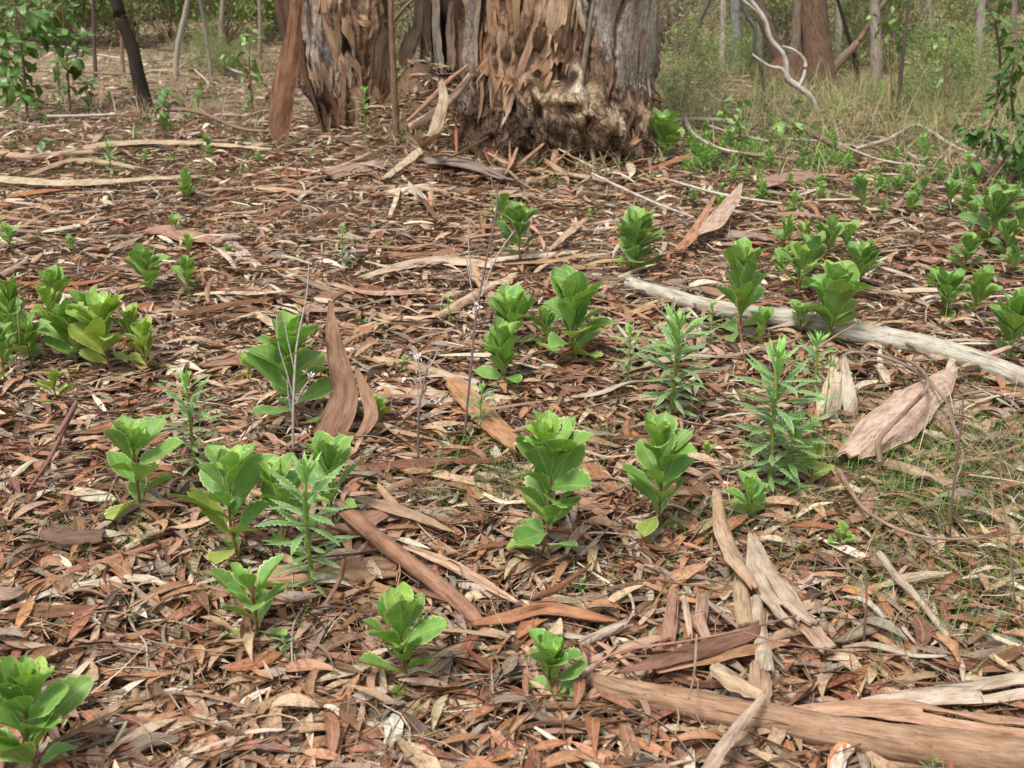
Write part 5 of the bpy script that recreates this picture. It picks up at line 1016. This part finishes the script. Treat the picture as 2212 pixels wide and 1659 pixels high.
bark([(1105, 1568), (1080, 1580), (1062, 1584)], [14, 26, 12], (.72, .66, .58), 'tiny white flake between the two front seedlings', .5, .03, name='bark_flake', cat='bark flake')
log([(765, 1590), (830, 1625), (930, 1645), (1040, 1650), (1130, 1668)], [16, 20, 22, 20, 16], (.24, .18, .15), 'curved dark grey branch at the bottom edge', rough=.2)
log([(205, 1225), (150, 1235), (260, 1205), (375, 1165)], [14, 18, 20, 12], (.38, .20, .13), 'reddish stick at the left below the dark bark flap', rough=.12, cat='stick', name='fallen_stick', mat=M_BARK)
bark([(100, 1140), (160, 1152), (225, 1150)], [30, 46, 34], (.20, .13, .10), 'dark curled bark flap at the left edge of the foreground', 1.0, .05, name='bark_flake', cat='bark flake')
bark([(0, 1325), (110, 1275), (190, 1258), (300, 1248), (385, 1268)], [10, 14, 16, 14, 6], (.58, .50, .40), 'long pale arched sliver at the left foreground', 1.0, .03)
bark([(972, 820), (1010, 858), (1050, 900), (1100, 945), (1118, 968)], [34, 54, 60, 50, 24], (.46, .25, .13), 'orange bark plate slanting down in the middle, spotted and cracked', .5, .05, flat=False, n=36, nu=9, name='bark_plate')
bark([(1258, 985), (1290, 1020), (1325, 1060)], [26, 44, 30], (.38, .19, .10), 'rusty bark plate between the two middle seedlings', .4, .03, flat=False, name='bark_plate')
bark([(755, 1008), (860, 1000), (960, 990), (1060, 990), (1100, 985)], [12, 24, 26, 20, 8], (.22, .11, .07), 'long dark red bark strip behind the foreground grass', 1.2, .035, n=40)
bark([(770, 1075), (850, 1095), (920, 1120), (980, 1150)], [20, 40, 26, 8], (.42, .29, .20), 'curled tan bark strip above the thick brown stick', 1.5, .06, n=36)
bark([(745, 1105), (800, 1110), (865, 1118)], [22, 26, 18], (.46, .34, .25), 'pale stick like bark roll right of the tall toothed plant', 2.8, .035)
bark([(880, 1180), (960, 1210), (1040, 1255), (1115, 1300)], [12, 20, 16, 6], (.48, .34, .24), 'pale thin bark sliver along the thick brown stick', 1., .05, n=36)
bark([(1020, 1345), (1090, 1330), (1180, 1310), (1260, 1322), (1330, 1340)], [10, 26, 30, 26, 8], (.40, .20, .11), 'arched orange brown bark leaf above the squat seedling', 1.2, .05, n=36)
bark([(1120, 1275), (1200, 1290), (1290, 1310), (1345, 1290)], [10, 16, 16, 6], 'straw', 'straw coloured bark sliver below the tallest middle seedling', .8, .035)
log([(810, 778), (880, 790), (960, 812), (1040, 850)], [18, 24, 24, 18], (.50, .36, .25), 'smooth tan branch running behind the orange bark plate', rough=.12, mat=M_BARK)
bark([(770, 850), (860, 850), (980, 858), (1100, 862)], [26, 34, 32, 14], (.48, .37, .28), 'flat pale bark strip behind the branching dead stalk', .5, .02, n=36)
log([(775, 710), (850, 690), (930, 690), (1000, 655), (1065, 618), (1100, 605)], [10, 14, 18, 22, 16, 14], (.48, .35, .24), 'ringed pale branch curving through the middle', rough=.16, twigs=[(((930, 690), (960, 695), (985, 705)), [10, 5])])
log([(1062, 638), (1085, 680), (1100, 702)], [20, 24, 24], (.43, .30, .22), 'short stick poking out of the middle clump', lifts=[.06, .03, .0], cat='stick', name='fallen_stick', mat=M_BARK)
bark([(1055, 612), (1090, 605), (1115, 590)], [10, 22, 12], (.55, .43, .31), 'thick pale curl of bark behind the middle clump', 2.6, .04)
bark([(620, 630), (720, 632), (850, 630), (950, 638)], [10, 26, 24, 12], (.24, .12, .08), 'dark reddish bark strip lying straight across the middle distance', 1.2, .03, n=40)
bark([(720, 612), (800, 630), (920, 630)], [14, 20, 10], (.40, .27, .19), 'tan bark edge along the dark straight strip', 1.6, .045)
bark([(780, 598), (850, 575), (930, 560), (1010, 562), (1065, 572)], [8, 18, 26, 18, 8], (.50, .39, .29), 'arched pale bark strip beyond the dark straight one', 1.2, .05, n=36)
bark([(1020, 570), (1035, 600), (1050, 625)], [18, 30, 26], (.50, .33, .22), 'pinkish bark scrap behind the middle clump', .8, .04, flat=False)
bark([(1150, 565), (1230, 580), (1330, 600), (1390, 610)], [12, 40, 46, 20], (.22, .15, .12), 'wide dark bark sheet below the dense rounded seedling', .5, .02, n=36, nu=9, name='bark_sheet')
bark([(700, 660), (650, 668), (720, 668), (800, 662)], [10, 16, 18, 8], (.36, .24, .18), 'rolled brown bark behind the pointed slab', 2.2, .03)
bark([(430, 790), (520, 770), (600, 765), (700, 790)], [10, 40, 46, 20], (.29, .18, .12), 'broad brown bark strip behind the tall leafy seedling', .8, .03, n=36)
bark([(470, 640), (540, 670), (600, 705), (650, 760)], [8, 20, 22, 8], (.46, .33, .24), 'slanting tan bark strip left of the dead stalk', 1.6, .03, n=36)
bark([(170, 318), (250, 308), (380, 306), (480, 312), (590, 322)], [20, 30, 32, 24, 14], (.52, .41, .29), 'long pale bark log far left of the gum tree', 1.8, .05, n=44, nu=9)
bark([(0, 383), (120, 392), (240, 390), (370, 382), (450, 380)], [34, 36, 34, 24, 10], (.52, .41, .30), 'long cream bark log at the left edge', 2.0, .05, n=44, nu=9)
log([(0, 332), (60, 340), (150, 332), (210, 330)], [14, 16, 14, 8], (.42, .31, .22), 'curved brown branch at the left edge beyond the cream log', rough=.2)
bark([(60, 378), (150, 345), (230, 348), (300, 362)], [12, 18, 22, 16], (.44, .31, .21), 'curling brown bark between the two pale logs', 1.6, .06, n=36)
bark([(560, 372), (600, 362), (660, 366), (720, 376)], [8, 14, 14, 6], (.55, .45, .34), 'thin pale arched strip in front of the hanging bark', 1.3, .03)
bark([(700, 375), (760, 360), (830, 350), (870, 345)], [40, 46, 20, 6], (.36, .26, .20), 'wide dusty bark sheet leaning at the mound before the left trunk', .5, .03, n=30, nu=9, name='bark_sheet')
bark([(920, 342), (980, 345), (1040, 362), (1090, 385)], [40, 50, 40, 14], (.29, .24, .21), 'dark grey bark slab in front of the right trunk', .5, .06, n=30, nu=9, name='bark_slab', crack=.3)
bark([(830, 385), (880, 345), (920, 310), (950, 285)], [14, 24, 24, 10], (.52, .42, .32), 'pale bark strip sloping down the mound between the trunks', .9, .05, flat=False, n=36)
bark([(950, 170, 0), (958, 215, -.05), (942, 270, -.12), (930, 290, -.15)], [10, 22, 24, 12], (.48, .39, .29), 'pale strap of bark standing on the mound by the right trunk', .8, up=(935, 300), rag=.06)
log([(1018, 160), (980, 210), (930, 250), (885, 275)], [14, 20, 20, 18], (.44, .34, .25), 'leaning pale stick propped against the right trunk', Y=6.85, group='fallen branches and sticks', cat='stick', name='leaning_stick', mat=M_BARK)
log([(1012, 140), (965, 178), (930, 215), (880, 262)], [6, 11, 12, 6], (.42, .24, .15), 'thin reddish bark curl leaning beside the pale propped stick', Y=6.8, cat='stick', name='leaning_stick', mat=M_BARK)
log([(856, 292), (852, 200), (846, 60), (842, -60)], [15, 14, 12, 10], (.24, .15, .10), 'thin upright brown stem standing in front of the gap between the trunks', Y=7.05, cat='stem', name='upright_stem', group=None, mat=M_BARK, twigs=[(((847, 50), (880, 10), (930, -30)), [9, 5])])
log([(690, 378), (760, 350), (800, 332)], [6, 8, 8], (.45, .33, .23), 'thin stick at the mound foot before the left trunk', cat='stick', name='fallen_stick')
bark([(730, 400), (850, 402), (960, 408), (1080, 412), (1200, 422), (1280, 440)], [14, 26, 28, 28, 26, 10], (.42, .31, .22), 'long fibrous bark band lying across in front of the gum tree', .7, .02, n=50)
bark([(1060, 362), (1150, 362), (1260, 378), (1320, 392)], [14, 16, 18, 8], (.48, .35, .24), 'pale bark band hugging the foot of the right trunk', 1.2, .03, n=36)
bark([(840, 470), (855, 430), (862, 405)], [8, 10, 8], (.55, .44, .32), 'short pale strip pointing at the viewer before the mound', .8, .04, flat=False)
bark([(1500, 505), (1540, 480), (1580, 430), (1602, 395)], [20, 44, 34, 8], (.44, .33, .25), 'large upright tan bark curl at the right mid distance', 1.0, .07, lifts=[0, .03, .07, .13], flat=False, n=32, nu=9)
bark([(1465, 540), (1500, 500), (1545, 420)], [20, 22, 6], (.40, .22, .14), 'rusty bark curl standing left of the large tan one', 1., .05, lifts=[0, .03, .10], flat=False)
bark([(1575, 500), (1640, 505), (1668, 520)], [30, 40, 16], (.32, .24, .19), 'dull brown bark bowl right of the large tan curl', 1.2, .05)
bark([(1640, 400), (1700, 380), (1765, 375)], [14, 36, 16], (.36, .24, .18), 'wide brown bark piece in the right mid distance', .9, .05, name='bark_flake')
bark([(1700, 415), (1770, 410), (1860, 428)], [8, 12, 6], (.48, .37, .28), 'thin pale strip below the wide brown piece', 1.3, .03)
bark([(1180, 545), (1230, 500), (1270, 470)], [8, 18, 8], (.47, .34, .24), 'tan bark curl beyond the loose glossy seedling', 1., .05, flat=False)
bark([(820, 545), (900, 548), (1000, 540)], [16, 26, 14], (.30, .17, .11), 'dark brown bark strip behind the arched pale one', 1., .03, n=32)
bark([(540, 480), (590, 455), (650, 440)], [6, 16, 8], (.24, .14, .09), 'small dark curl of bark at the left mid distance', 1.5, .06, lifts=[0, .02, .0])
bark([(310, 500), (360, 490), (410, 505), (480, 520)], [20, 36, 30, 10], (.36, .23, .16), 'folded brown bark sheet behind the small pair of seedlings', 1.2, .05, n=30, nu=9, name='bark_sheet')
bark([(445, 475), (510, 462), (580, 450)], [8, 22, 10], (.50, .36, .25), 'tan bark tongue at the left mid distance', .8, .03)
bark([(485, 505), (520, 545), (560, 575)], [14, 28, 10], (.55, .49, .42), 'pale grey bark flake pointing at the viewer', .4, .03, flat=False, name='bark_flake', cat='bark flake')
log([(0, 470), (120, 482), (250, 468), (380, 425), (480, 410), (640, 400), (750, 398)], [8, 9, 8, 9, 8, 7, 5], (.34, .23, .17), 'long thin wavering branch across the left mid distance', rough=.2)
log([(0, 598), (60, 560), (20, 535)], [14, 12, 8], (.36, .28, .22), 'short branch at the left edge behind the clump', rough=.2)
log([(1915, 1000), (1960, 1015), (2010, 1035), (2058, 1050)], [22, 26, 26, 22], (.40, .28, .20), 'tan stick below the big pale bark sheet, half in grass', rough=.15, cat='stick', name='fallen_stick', mat=M_BARK)
log([(1900, 1195), (1935, 1245), (1990, 1300), (2040, 1370), (2075, 1430), (2082, 1490)], [14, 17, 16, 15, 12, 9], (.42, .36, .29), 'grey weathered stick bending through the grass at the lower right', rough=.25, cat='stick', name='fallen_stick', lifts=[.04, .03, .02, .01, .01, .01])
log([(1812, 1015), (1840, 1065), (1880, 1110), (1960, 1150), (2060, 1165), (2230, 1150)], [11, 10, 8, 6, 5, 4], (.30, .21, .16), 'long thin whippy twig sweeping right through the grass', rough=.2, cat='twig', name='fallen_twig', lifts=[.02, .03, .05, .05, .05, .05])
log([(1900, 1000), (1902, 945), (1965, 880), (2005, 830), (1980, 790), (1930, 770)], [12, 11, 9, 8, 6, 4], (.27, .18, .14), 'looping dark twig arching over the big pale bark sheet', lifts=[.03, .08, .12, .12, .09, .04], rough=.2, cat='twig', name='fallen_twig')
log([(1790, 790), (1850, 760), (1960, 790), (2040, 860), (2065, 930), (2120, 990)], [5, 6, 7, 7, 7, 5], (.27, .20, .16), 'second looping twig right of the big pale sheet', lifts=[.03, .08, .08, .07, .05, .02], rough=.2, cat='twig', name='fallen_twig')
log([(1745, 770), (1790, 735), (1850, 700)], [5, 5, 3], (.33, .22, .14), 'short twig leaning on the grey log', lifts=[.0, .05, .1], cat='twig', name='fallen_twig')
log([(2070, 800), (2130, 770), (2185, 748)], [12, 12, 9], (.44, .33, .25), 'short pink brown stick resting against the grey log', lifts=[.0, .03, .05], cat='stick', name='fallen_stick')
log([(1255, 1465), (1330, 1410), (1480, 1385), (1600, 1362), (1720, 1330)], [6, 6, 5, 5, 4], (.30, .17, .13), 'thin dark red twig laid over the bark heap', lifts=[.02, .06, .09, .10, .08], cat='twig', name='fallen_twig', rough=.2)
log([(1605, 1365), (1700, 1390), (1850, 1410), (1960, 1415)], [4, 4, 4, 3], (.24, .15, .12), 'thin dark twig pointing right from the bark heap', lifts=[.10, .08, .06, .04], cat='twig', name='fallen_twig')
log([(1505, 1372), (1500, 1450), (1488, 1510)], [5, 5, 4], (.33, .22, .18), 'crooked thin twig hanging before the dark curled bark', lifts=[.1, .1, .1], cat='twig', name='fallen_twig')
log([(125, 940), (165, 870), (110, 985), (60, 1060)], [8, 8, 9, 6], (.20, .11, .09), 'dark reddish twig below the crowded left clump', lifts=[.1, .16, .05, .02], cat='twig', name='fallen_twig')
log([(1005, 1680), (1090, 1600), (1185, 1500)], [3, 4, 3], 'red', 'thin red leaf stalk between the two front seedlings', lifts=[.01, .04, .02], cat='twig', name='fallen_twig')
log([(540, 1240), (552, 1290), (560, 1330)], [6, 8, 7], (.33, .17, .12), 'short knobbly reddish twig before the big leaved seedling', lifts=[.10, .06, .02], cat='twig', name='fallen_twig', rough=.3)
log([(745, 1205), (735, 1250), (700, 1310)], [7, 10, 8], (.30, .18, .13), 'upright curved dark stick right of the tall toothed stem', lifts=[.12, .06, 0], cat='stick', name='fallen_stick')
# pale dead branches on the far ground
for i, (pts, W, lab, lf) in enumerate((
    ([(380, 150), (430, 122), (480, 128), (520, 118)], [4, 5, 5, 3], 'upper pale dead branch in the open ground left of the gum', None), ([(460, 118), (500, 150), (560, 165)], [4, 5, 3], 'second pale dead branch left of the gum, sloping down', None),
    ([(120, 128), (200, 118), (300, 132), (360, 128)], [4, 4, 4, 3], 'pale dead branch behind the blackened trunk', None), ([(150, 150), (230, 160), (300, 158)], [5, 4, 3], 'pale dead branch nearest the thin dark sapling', None),
    ([(100, 252), (180, 250), (270, 246)], [7, 6, 4], 'pale stick lying before the blackened trunk', None), ([(340, 238), (420, 240), (520, 278), (600, 284)], [9, 8, 7, 6], 'dark dead branch running from the blackened trunk to the hanging bark', None),
    ([(420, 150), (450, 180), (440, 200)], [4, 4, 3], 'short pale twig under the upper dead branch', None), ([(40, 112), (120, 100), (180, 110)], [4, 4, 3], 'pale branch at the edge of the left thicket', None),
    ([(1415, 262), (1520, 258), (1580, 266), (1620, 282)], [9, 8, 9, 6], 'grey branch with forks right of the gum tree', None), ([(1480, 258), (1500, 292), (1560, 322), (1640, 335)], [9, 7, 6, 4], 'grey side branch curving towards the viewer right of the gum', None),
    ([(1520, 268), (1590, 290), (1660, 305)], [5, 5, 4], 'thin grey branch between the forked ones', None), ([(1425, 315), (1450, 285), (1475, 262)], [4, 5, 4], 'pale upright twig beside the foot of the gum tree', None),
    ([(1630, 200), (1690, 250), (1760, 290), (1830, 330)], [6, 9, 12, 8], 'brown branch lying down right, under the curved dead one', None), ([(1845, 322), (1920, 300), (1980, 270), (2050, 310), (2120, 345)], [8, 7, 6, 6, 5], 'arched grey branch in the right mid distance', None),
    ([(1700, 300), (1800, 310), (1900, 345), (2000, 360)], [5, 5, 5, 4], 'straight thin branch under the arched grey one', None), ([(1540, 300), (1600, 330), (1720, 345)], [5, 6, 5], 'low brown branch among the tiny seedlings', None),
    ([(2060, 205), (2110, 196), (2170, 200)], [5, 5, 4], 'grey branch heap at the top of the clearing', None), ([(2130, 290), (2155, 330), (2175, 360)], [4, 4, 3], 'pale forked twig beside the spreading shrub', None), ([(1960, 330), (1990, 345), (2010, 335)], [5, 4, 4], 'short grey stick in the clearing grass', None),
    ([(1450, 390), (1560, 420), (1690, 440)], [5, 6, 4], 'thin stick beyond the upright bark curls', None), ([(1280, 375), (1330, 400), (1420, 440), (1500, 470)], [5, 6, 5, 4], 'slanting stick right of the bark band before the gum', None))):
    log(pts, [q*1.1 for q in W], (.44, .40, .35) if 'brown' not in lab and 'dark' not in lab else (.22, .15, .11), lab, lifts=[.05]*len(pts), rough=.2, ns=8, group='dead branches on the far ground')
log([(1770, 252), (1755, 215), (1728, 190), (1702, 170), (1698, 140), (1690, 115), (1665, 85), (1652, 45), (1630, 12), (1590, -30)], [9, 12, 13, 13, 12, 11, 11, 10, 10, 9], (.55, .51, .45), 'curved silvery dead branch hanging down from above at the right', Y=8.6, name='dead_branch', group=None, ns=12,
    twigs=[(((1705, 172), (1690, 150), (1660, 142), (1625, 118)), [10, 8, 5]), (((1728, 188), (1738, 160), (1738, 130), (1715, 108), (1690, 100)), [9, 8, 6, 4]), (((1660, 60), (1640, 30), (1610, 5), (1580, -20)), [8, 7, 6])])
log([(1652, 200), (1645, 150), (1630, 100), (1630, 60), (1612, 30), (1600, -30)], [5, 6, 8, 9, 9, 8], (.14, .15, .14), 'dark dead branch beside the curved silvery one', Y=8.9, name='dead_branch', group=None, ns=9)

# ------------------------------------------------------------------ dead stalks with papery seed heads
def stalk(foot, path, branches, heads, label, wpx=5, c=(.17, .12, .11)):
    b = G(*foot); Y = b[1]; P = [b-np.array([0, 0, .02])]+[atY(x, y, Y+.02*i) for i, (x, y) in enumerate(path)]
    o = empty('dead_stalk', tuple(b), uniq(label), 'dead stalk', 'dry upright flower stalks'); r = toW(wpx, b)/2
    V, Fc, uv = tube(P, [r, r*.85, r*.5], 7, 24, .2); add('stem', mk_mesh('stem', local(V, b), Fc, [M_STEM], uv), o, color=c)
    for br in branches:
        Q = [atY(x, y, Y+.03) for x, y in br]; V, Fc, uv = tube(Q, [r*.6, r*.5, r*.35], 6, 12, .2); add('side_stem', mk_mesh('side_stem', local(V, b), Fc, [M_STEM], uv), o, color=(.42, .38, .35))
    for x, y in heads:
        p = atY(x, y, Y+.02); s = toW(11, b); Vs, Fs = [], []
        for k in range(9):
            d = nrm(np.array([U(-1, 1), U(-1, 1), U(-.7, 1)])); e = nrm(np.cross(d, [U(-1, 1), 1, U(-1, 1)]))*.16
            m = len(Vs); Vs += [d*0, d*s*.6+e*s, d*s, d*s*.6-e*s]; Fs.append([m, m+1, m+2, m+3])
        o2 = add('seed_head', mk_mesh('seed_head', np.array(Vs)+p-b, np.array(Fs), [M_STEM]), o, color=(.72, .68, .62))
stalk((1000, 958), [(1015, 820), (1028, 690), (1045, 590), (1070, 470), (1075, 400)], [[(1040, 640), (1070, 560), (1110, 500)], [(1030, 680), (1018, 620), (1008, 560)], [(1018, 600), (1012, 520), (1014, 480)]], [(1034, 660), (1020, 672)], 'tall dark dead stalk standing left of the middle clump', 6)
stalk((903, 1012), [(904, 900), (912, 845), (925, 790), (932, 762)], [[(908, 870), (895, 822), (868, 818)], [(912, 848), (905, 790), (903, 758)], [(925, 795), (938, 775), (946, 752)], [(908, 880), (935, 862), (945, 868)]], [(868, 820), (905, 772), (892, 766), (946, 868)], 'branching dead stalk with white papery heads in the middle foreground', 6)
stalk((632, 985), [(633, 900), (636, 820), (642, 740), (662, 640), (668, 560)], [[(634, 860), (618, 800), (602, 745), (596, 660)], [(636, 800), (622, 735), (612, 680)], [(640, 870), (655, 840), (672, 812)], [(634, 900), (625, 870), (620, 820)]], [(662, 805), (672, 812), (620, 862), (668, 925), (655, 930)], 'dead stalk with side stems in front of the tall leafy seedling', 6, (.36, .33, .31))
stalk((2052, 1180), [(2056, 1090), (2066, 1000), (2078, 900), (2080, 850)], [[(2060, 1050), (2075, 1010), (2082, 980)]], [], 'thin dark upright stalk in the right hand grass', 6, (.15, .08, .07))
stalk((1866, 1415), [(1868, 1350), (1872, 1290), (1870, 1235)], [[(1870, 1320), (1862, 1290), (1866, 1262)]], [], 'short dark stalk standing by the bark heap', 6, (.12, .07, .06))
stalk((45, 830), [(42, 740), (38, 660), (48, 590)], [], [], 'thin reddish stalk in front of the crowded left clump', 3, (.34, .18, .12))
stalk((2200, 1320), [(2180, 1180), (2165, 1080), (2160, 980)], [[(2170, 1120), (2190, 1080), (2205, 1060)]], [], 'bent thin stalk in the grass at the right edge', 4, (.25, .16, .12))
stalk((1625, 870), [(1612, 800), (1600, 720), (1590, 640)], [], [], 'fine reddish stalk between the feathery plants', 3, (.30, .14, .10))

# bark shed against the mound between the trunks
for i in range(42):
    px, py = U(800, 1000), U(150, 320); b = G(px, py, .02); az = U(-.9, .9)+pi/2*rnd.choice([0, 1, 1]); l = U(.12, .42); up_ = U(.0, .22)*rnd.choice([0, 1, 1])
    P = [b+np.array([cos(az)*l*t, sin(az)*l*t*.6, 0]) for t in (-.5, 0, .5)]; P = [np.array([p[0], p[1], H1(p[0], p[1])+.03+up_*j*.5]) for j, p in enumerate(P)]
    c = rnd.choice(['tan', 'grey', 'brown', 'pink', 'rust', 'pale', 'wood']); SD[0] += 1; w0 = U(.015, .06); base = np.array([b[0], b[1], H1(b[0], b[1])])
    V, Fc, uv, mi = strip(P, [w0*.5, w0, w0*.4], rnd.choice([.7, 1.2, 2.2]), None, .003, .08, SD[0], 6, 16, .004, U(-1, 1))
    o = add('bark_piece', mk_mesh('bark_piece', local(V, base), Fc, [M_BARK, M_BARKIN], uv, mi=mi), loc=tuple(base), color=jit(PAL[c]))
    tag(o, f"{'short' if l < .25 else 'long'} {colword(c)} bark piece heaped between the two trunks of the gum tree", 'bark', 'bark heaped between the two trunks')

for i in range(46):
    px, py = U(1000, 1385), U(352, 384); b = G(px, py, .01); l = U(.10, .36); az = U(0, 6.28); up_ = U(.0, .16)*rnd.choice([0, 1, 1])
    d = np.array([cos(az)*l, abs(sin(az))*l*.5+.03, 0]); P = [b, b+d*.5+np.array([0, 0, up_*.5]), b+d+np.array([0, 0, up_])]; P = [np.array([p[0], p[1], max(p[2], H1(p[0], p[1])+.02)]) for p in P]
    c = rnd.choice(['tan', 'grey', 'brown', 'rust', 'pink', 'pale']); SD[0] += 1; w0 = U(.012, .05); base = np.array([b[0], b[1], H1(b[0], b[1])])
    V, Fc, uv, mi = strip(P, [w0*.5, w0, w0*.6], rnd.choice([.7, 1.2, 2.2]), None, .003, .1, SD[0], 6, 14, .004, U(-1, 1))
    o = add('bark_piece', mk_mesh('bark_piece', local(V, base), Fc, [M_BARK, M_BARKIN], uv, mi=mi), loc=tuple(base), color=jit(PAL[c]))
    tag(o, f"{'short' if l < .2 else 'long'} {colword(c)} bark piece piled against the foot of the right trunk", 'bark', 'bark piled against the right trunk')

# dry seed capsules of the gum, on their twig
def capsules():
    b = G(1530, 1100); o = empty('gum_nut_twig', tuple(b), 'reddish twig bearing a cluster of open gum nuts beside the tallest middle seedling', 'gum nuts')
    q = [(1535, 1085), (1500, 1098), (1475, 1112), (1420, 1168), (1408, 1178)]; q = [(x-120, y-12) for x, y in q]
    P = [G(x, y, .09-.015*i) for i, (x, y) in enumerate(q)]; V, Fc, uv = tube(P, [.0022, .002, .0012], 6, 20, .2); add('twig', mk_mesh('twig', local(V, b), Fc, [M_STEM], uv), o, color=(.36, .17, .10))
    for i, (x, y) in enumerate(((1340, 1068), (1356, 1058), (1352, 1082), (1372, 1062), (1378, 1080), (1392, 1055), (1398, 1074), (1364, 1096), (1388, 1092), (1330, 1088), (1408, 1060), (1372, 1045))):
        p = G(x, y, .06); d = nrm(np.array([U(-1, 1), -1, U(-.6, .9)])); r = toW(7, p)
        Vs, Fs, us = tube([p-d*r*1.3, p-d*r*.3, p+d*r*.9], [r*.35, r, r*.85], 10, 7, .0); Fs = Fs[:-10]
        V2, F2, u2 = tube([p+d*r*.9, p+d*r*.2], [r*.72, r*.4], 10, 4, .0); F2 = F2[:-10][:-10] if False else F2
        V_, F_, U_ = merge([(Vs, Fs, us), (V2, F2, u2)]); add('gum_nut', mk_mesh('gum_nut', local(V_, b), F_, [M_STEM], U_), o, color=(.24*U(.8, 1.2), .12, .075))
capsules()

# ------------------------------------------------------------------ scattered bark, leaves and twigs as single things
for i in range(280):
    if i < 50: px, py = U(-40, 2250), U(1050, 1680)
    elif i < 135: px, py = U(-40, 2250), U(640, 1120)
    else: px, py = U(-20, 1750) if i % 3 else U(-20, 2230), U(370, 700)
    c = rnd.choice(['rust', 'tan', 'brown', 'grey', 'pale', 'wood', 'pink', 'brown', 'tan', 'grey', 'pink']); b = G(px, py); lp = U(.08, .28)*(1.5 if i > 135 else 1); az = U(0, 6.28)
    if rnd.random() < .45: az = U(-.5, .5)
    Lp = lp; k = [np.array([cos(az)*t*Lp, sin(az)*t*Lp, 0])+np.array([-sin(az), cos(az), 0])*U(-.008, .008)*2 for t in (-.5, -.15, .2, .5)]
    P = [b+q for q in k]; rise = U(.0, .05) if rnd.random() < .3 else 0
    W0 = U(.012, .045) if i < 135 else U(.018, .075); cu = rnd.choice([.5, 1.0, 1.8, 3.2]); SD[0] += 1; lf = W0/cu*(1-cos(cu/2))*.8
    P = [np.array([p[0], p[1], H1(p[0], p[1])+.020+lf+U(0, .02)+rise*j/3]) for j, p in enumerate(P)]
    base = np.array([b[0], b[1], H1(b[0], b[1])]); V, Fc, uv, mi = strip(P, [W0*U(.2, .7), W0, W0*U(.8, 1.1), W0*U(.1, .6)], cu, None, .002, .06, SD[0], 6, 14, .003, U(-.8, .8))
    o = add('bark_piece', mk_mesh('bark_piece', local(V, base), Fc, [M_BARK, M_BARKIN], uv, mi=mi), loc=tuple(base), color=jit(PAL[c]))
    tag(o, f"{'short' if lp < .14 else 'long'} {colword(c)} {'flat' if cu < .9 else 'curved' if cu < 2 else 'rolled'} bark piece {where(px, py)}", 'bark', 'loose bark pieces strewn over the litter')
def single_leaf(shape_seed):
    r = np.random.RandomState(shape_seed); a = np.array
    V, Fc, uv, _ = ribbons(np.zeros((1, 3)), a([0.]), a([1.]), a([.15+.10*r.rand()]), a([r.randn()*.7]), a([.03+.09*r.randn()]), a([r.randn()*.9]), a([0.]), a([r.randn()*.3]), lens, 12, 4, .12+.1*r.rand())
    return mk_mesh('gum_leaf', V, Fc, [M_LEAF], uv)
SLF = [single_leaf(500+k) for k in range(14)]
for i in range(300):
    px, py = U(-40, 2260), 1010+690*rnd.random()**.75
    if px > 1750 and rnd.random() < .25: px = U(0, 1700)
    c = rnd.choice(['rust', 'orange', 'brown', 'tan', 'pink', 'rust', 'red', 'orange', 'brown', 'grey', 'straw', 'tan']); k = rnd.randrange(14); b = G(px, py, U(.015, .045)); L = U(.06, .135)
    o = add('gum_leaf', SLF[k], loc=tuple(b), color=jit(PAL[c], .2)); wf = U(.8, 1.35); o.scale = (L, L*wf, L); o.rotation_euler = (U(-.35, .35), U(-.30, .30), U(0, 6.28))
    tag(o, f"{'small' if L < .085 else 'long' if L > .115 else 'medium'} {colword(c)} {'broad' if wf > 1.08 else 'slender'} dead gum leaf {where(px, py)}", 'leaf', 'dead gum leaves lying nearest the viewer')
for i in range(110):
    px, py = U(-20, 2240), 380+1300*rnd.random()**1.2; c = rnd.choice(['grey', 'brown', 'red', 'pale', 'dark', 'wood', 'rust']); b = G(px, py); l = U(.08, .32); az = U(0, 6.28)
    P = []; dz = U(.0, .06)
    for t in (-.5, -.2, .15, .5):
        x, y = b[0]+cos(az)*t*l+U(-.012, .012), b[1]+sin(az)*t*l+U(-.012, .012); P.append([x, y, H1(x, y)+.030+dz*(t+.5)])
    r = U(.0012, .0035); V, Fc, uv = tube(P, [r, r*.9, r*.5], 6, 14, .25, seed=i); base = np.array([b[0], b[1], H1(b[0], b[1])])
    tag(add('fallen_twig', mk_mesh('fallen_twig', local(V, base), Fc, [M_WOOD], uv), loc=tuple(base), color=jit(PAL[c])), f"{'short' if l < .18 else 'long'} thin {colword(c)} twig {where(px, py)}", 'twig', 'loose twigs strewn over the litter')
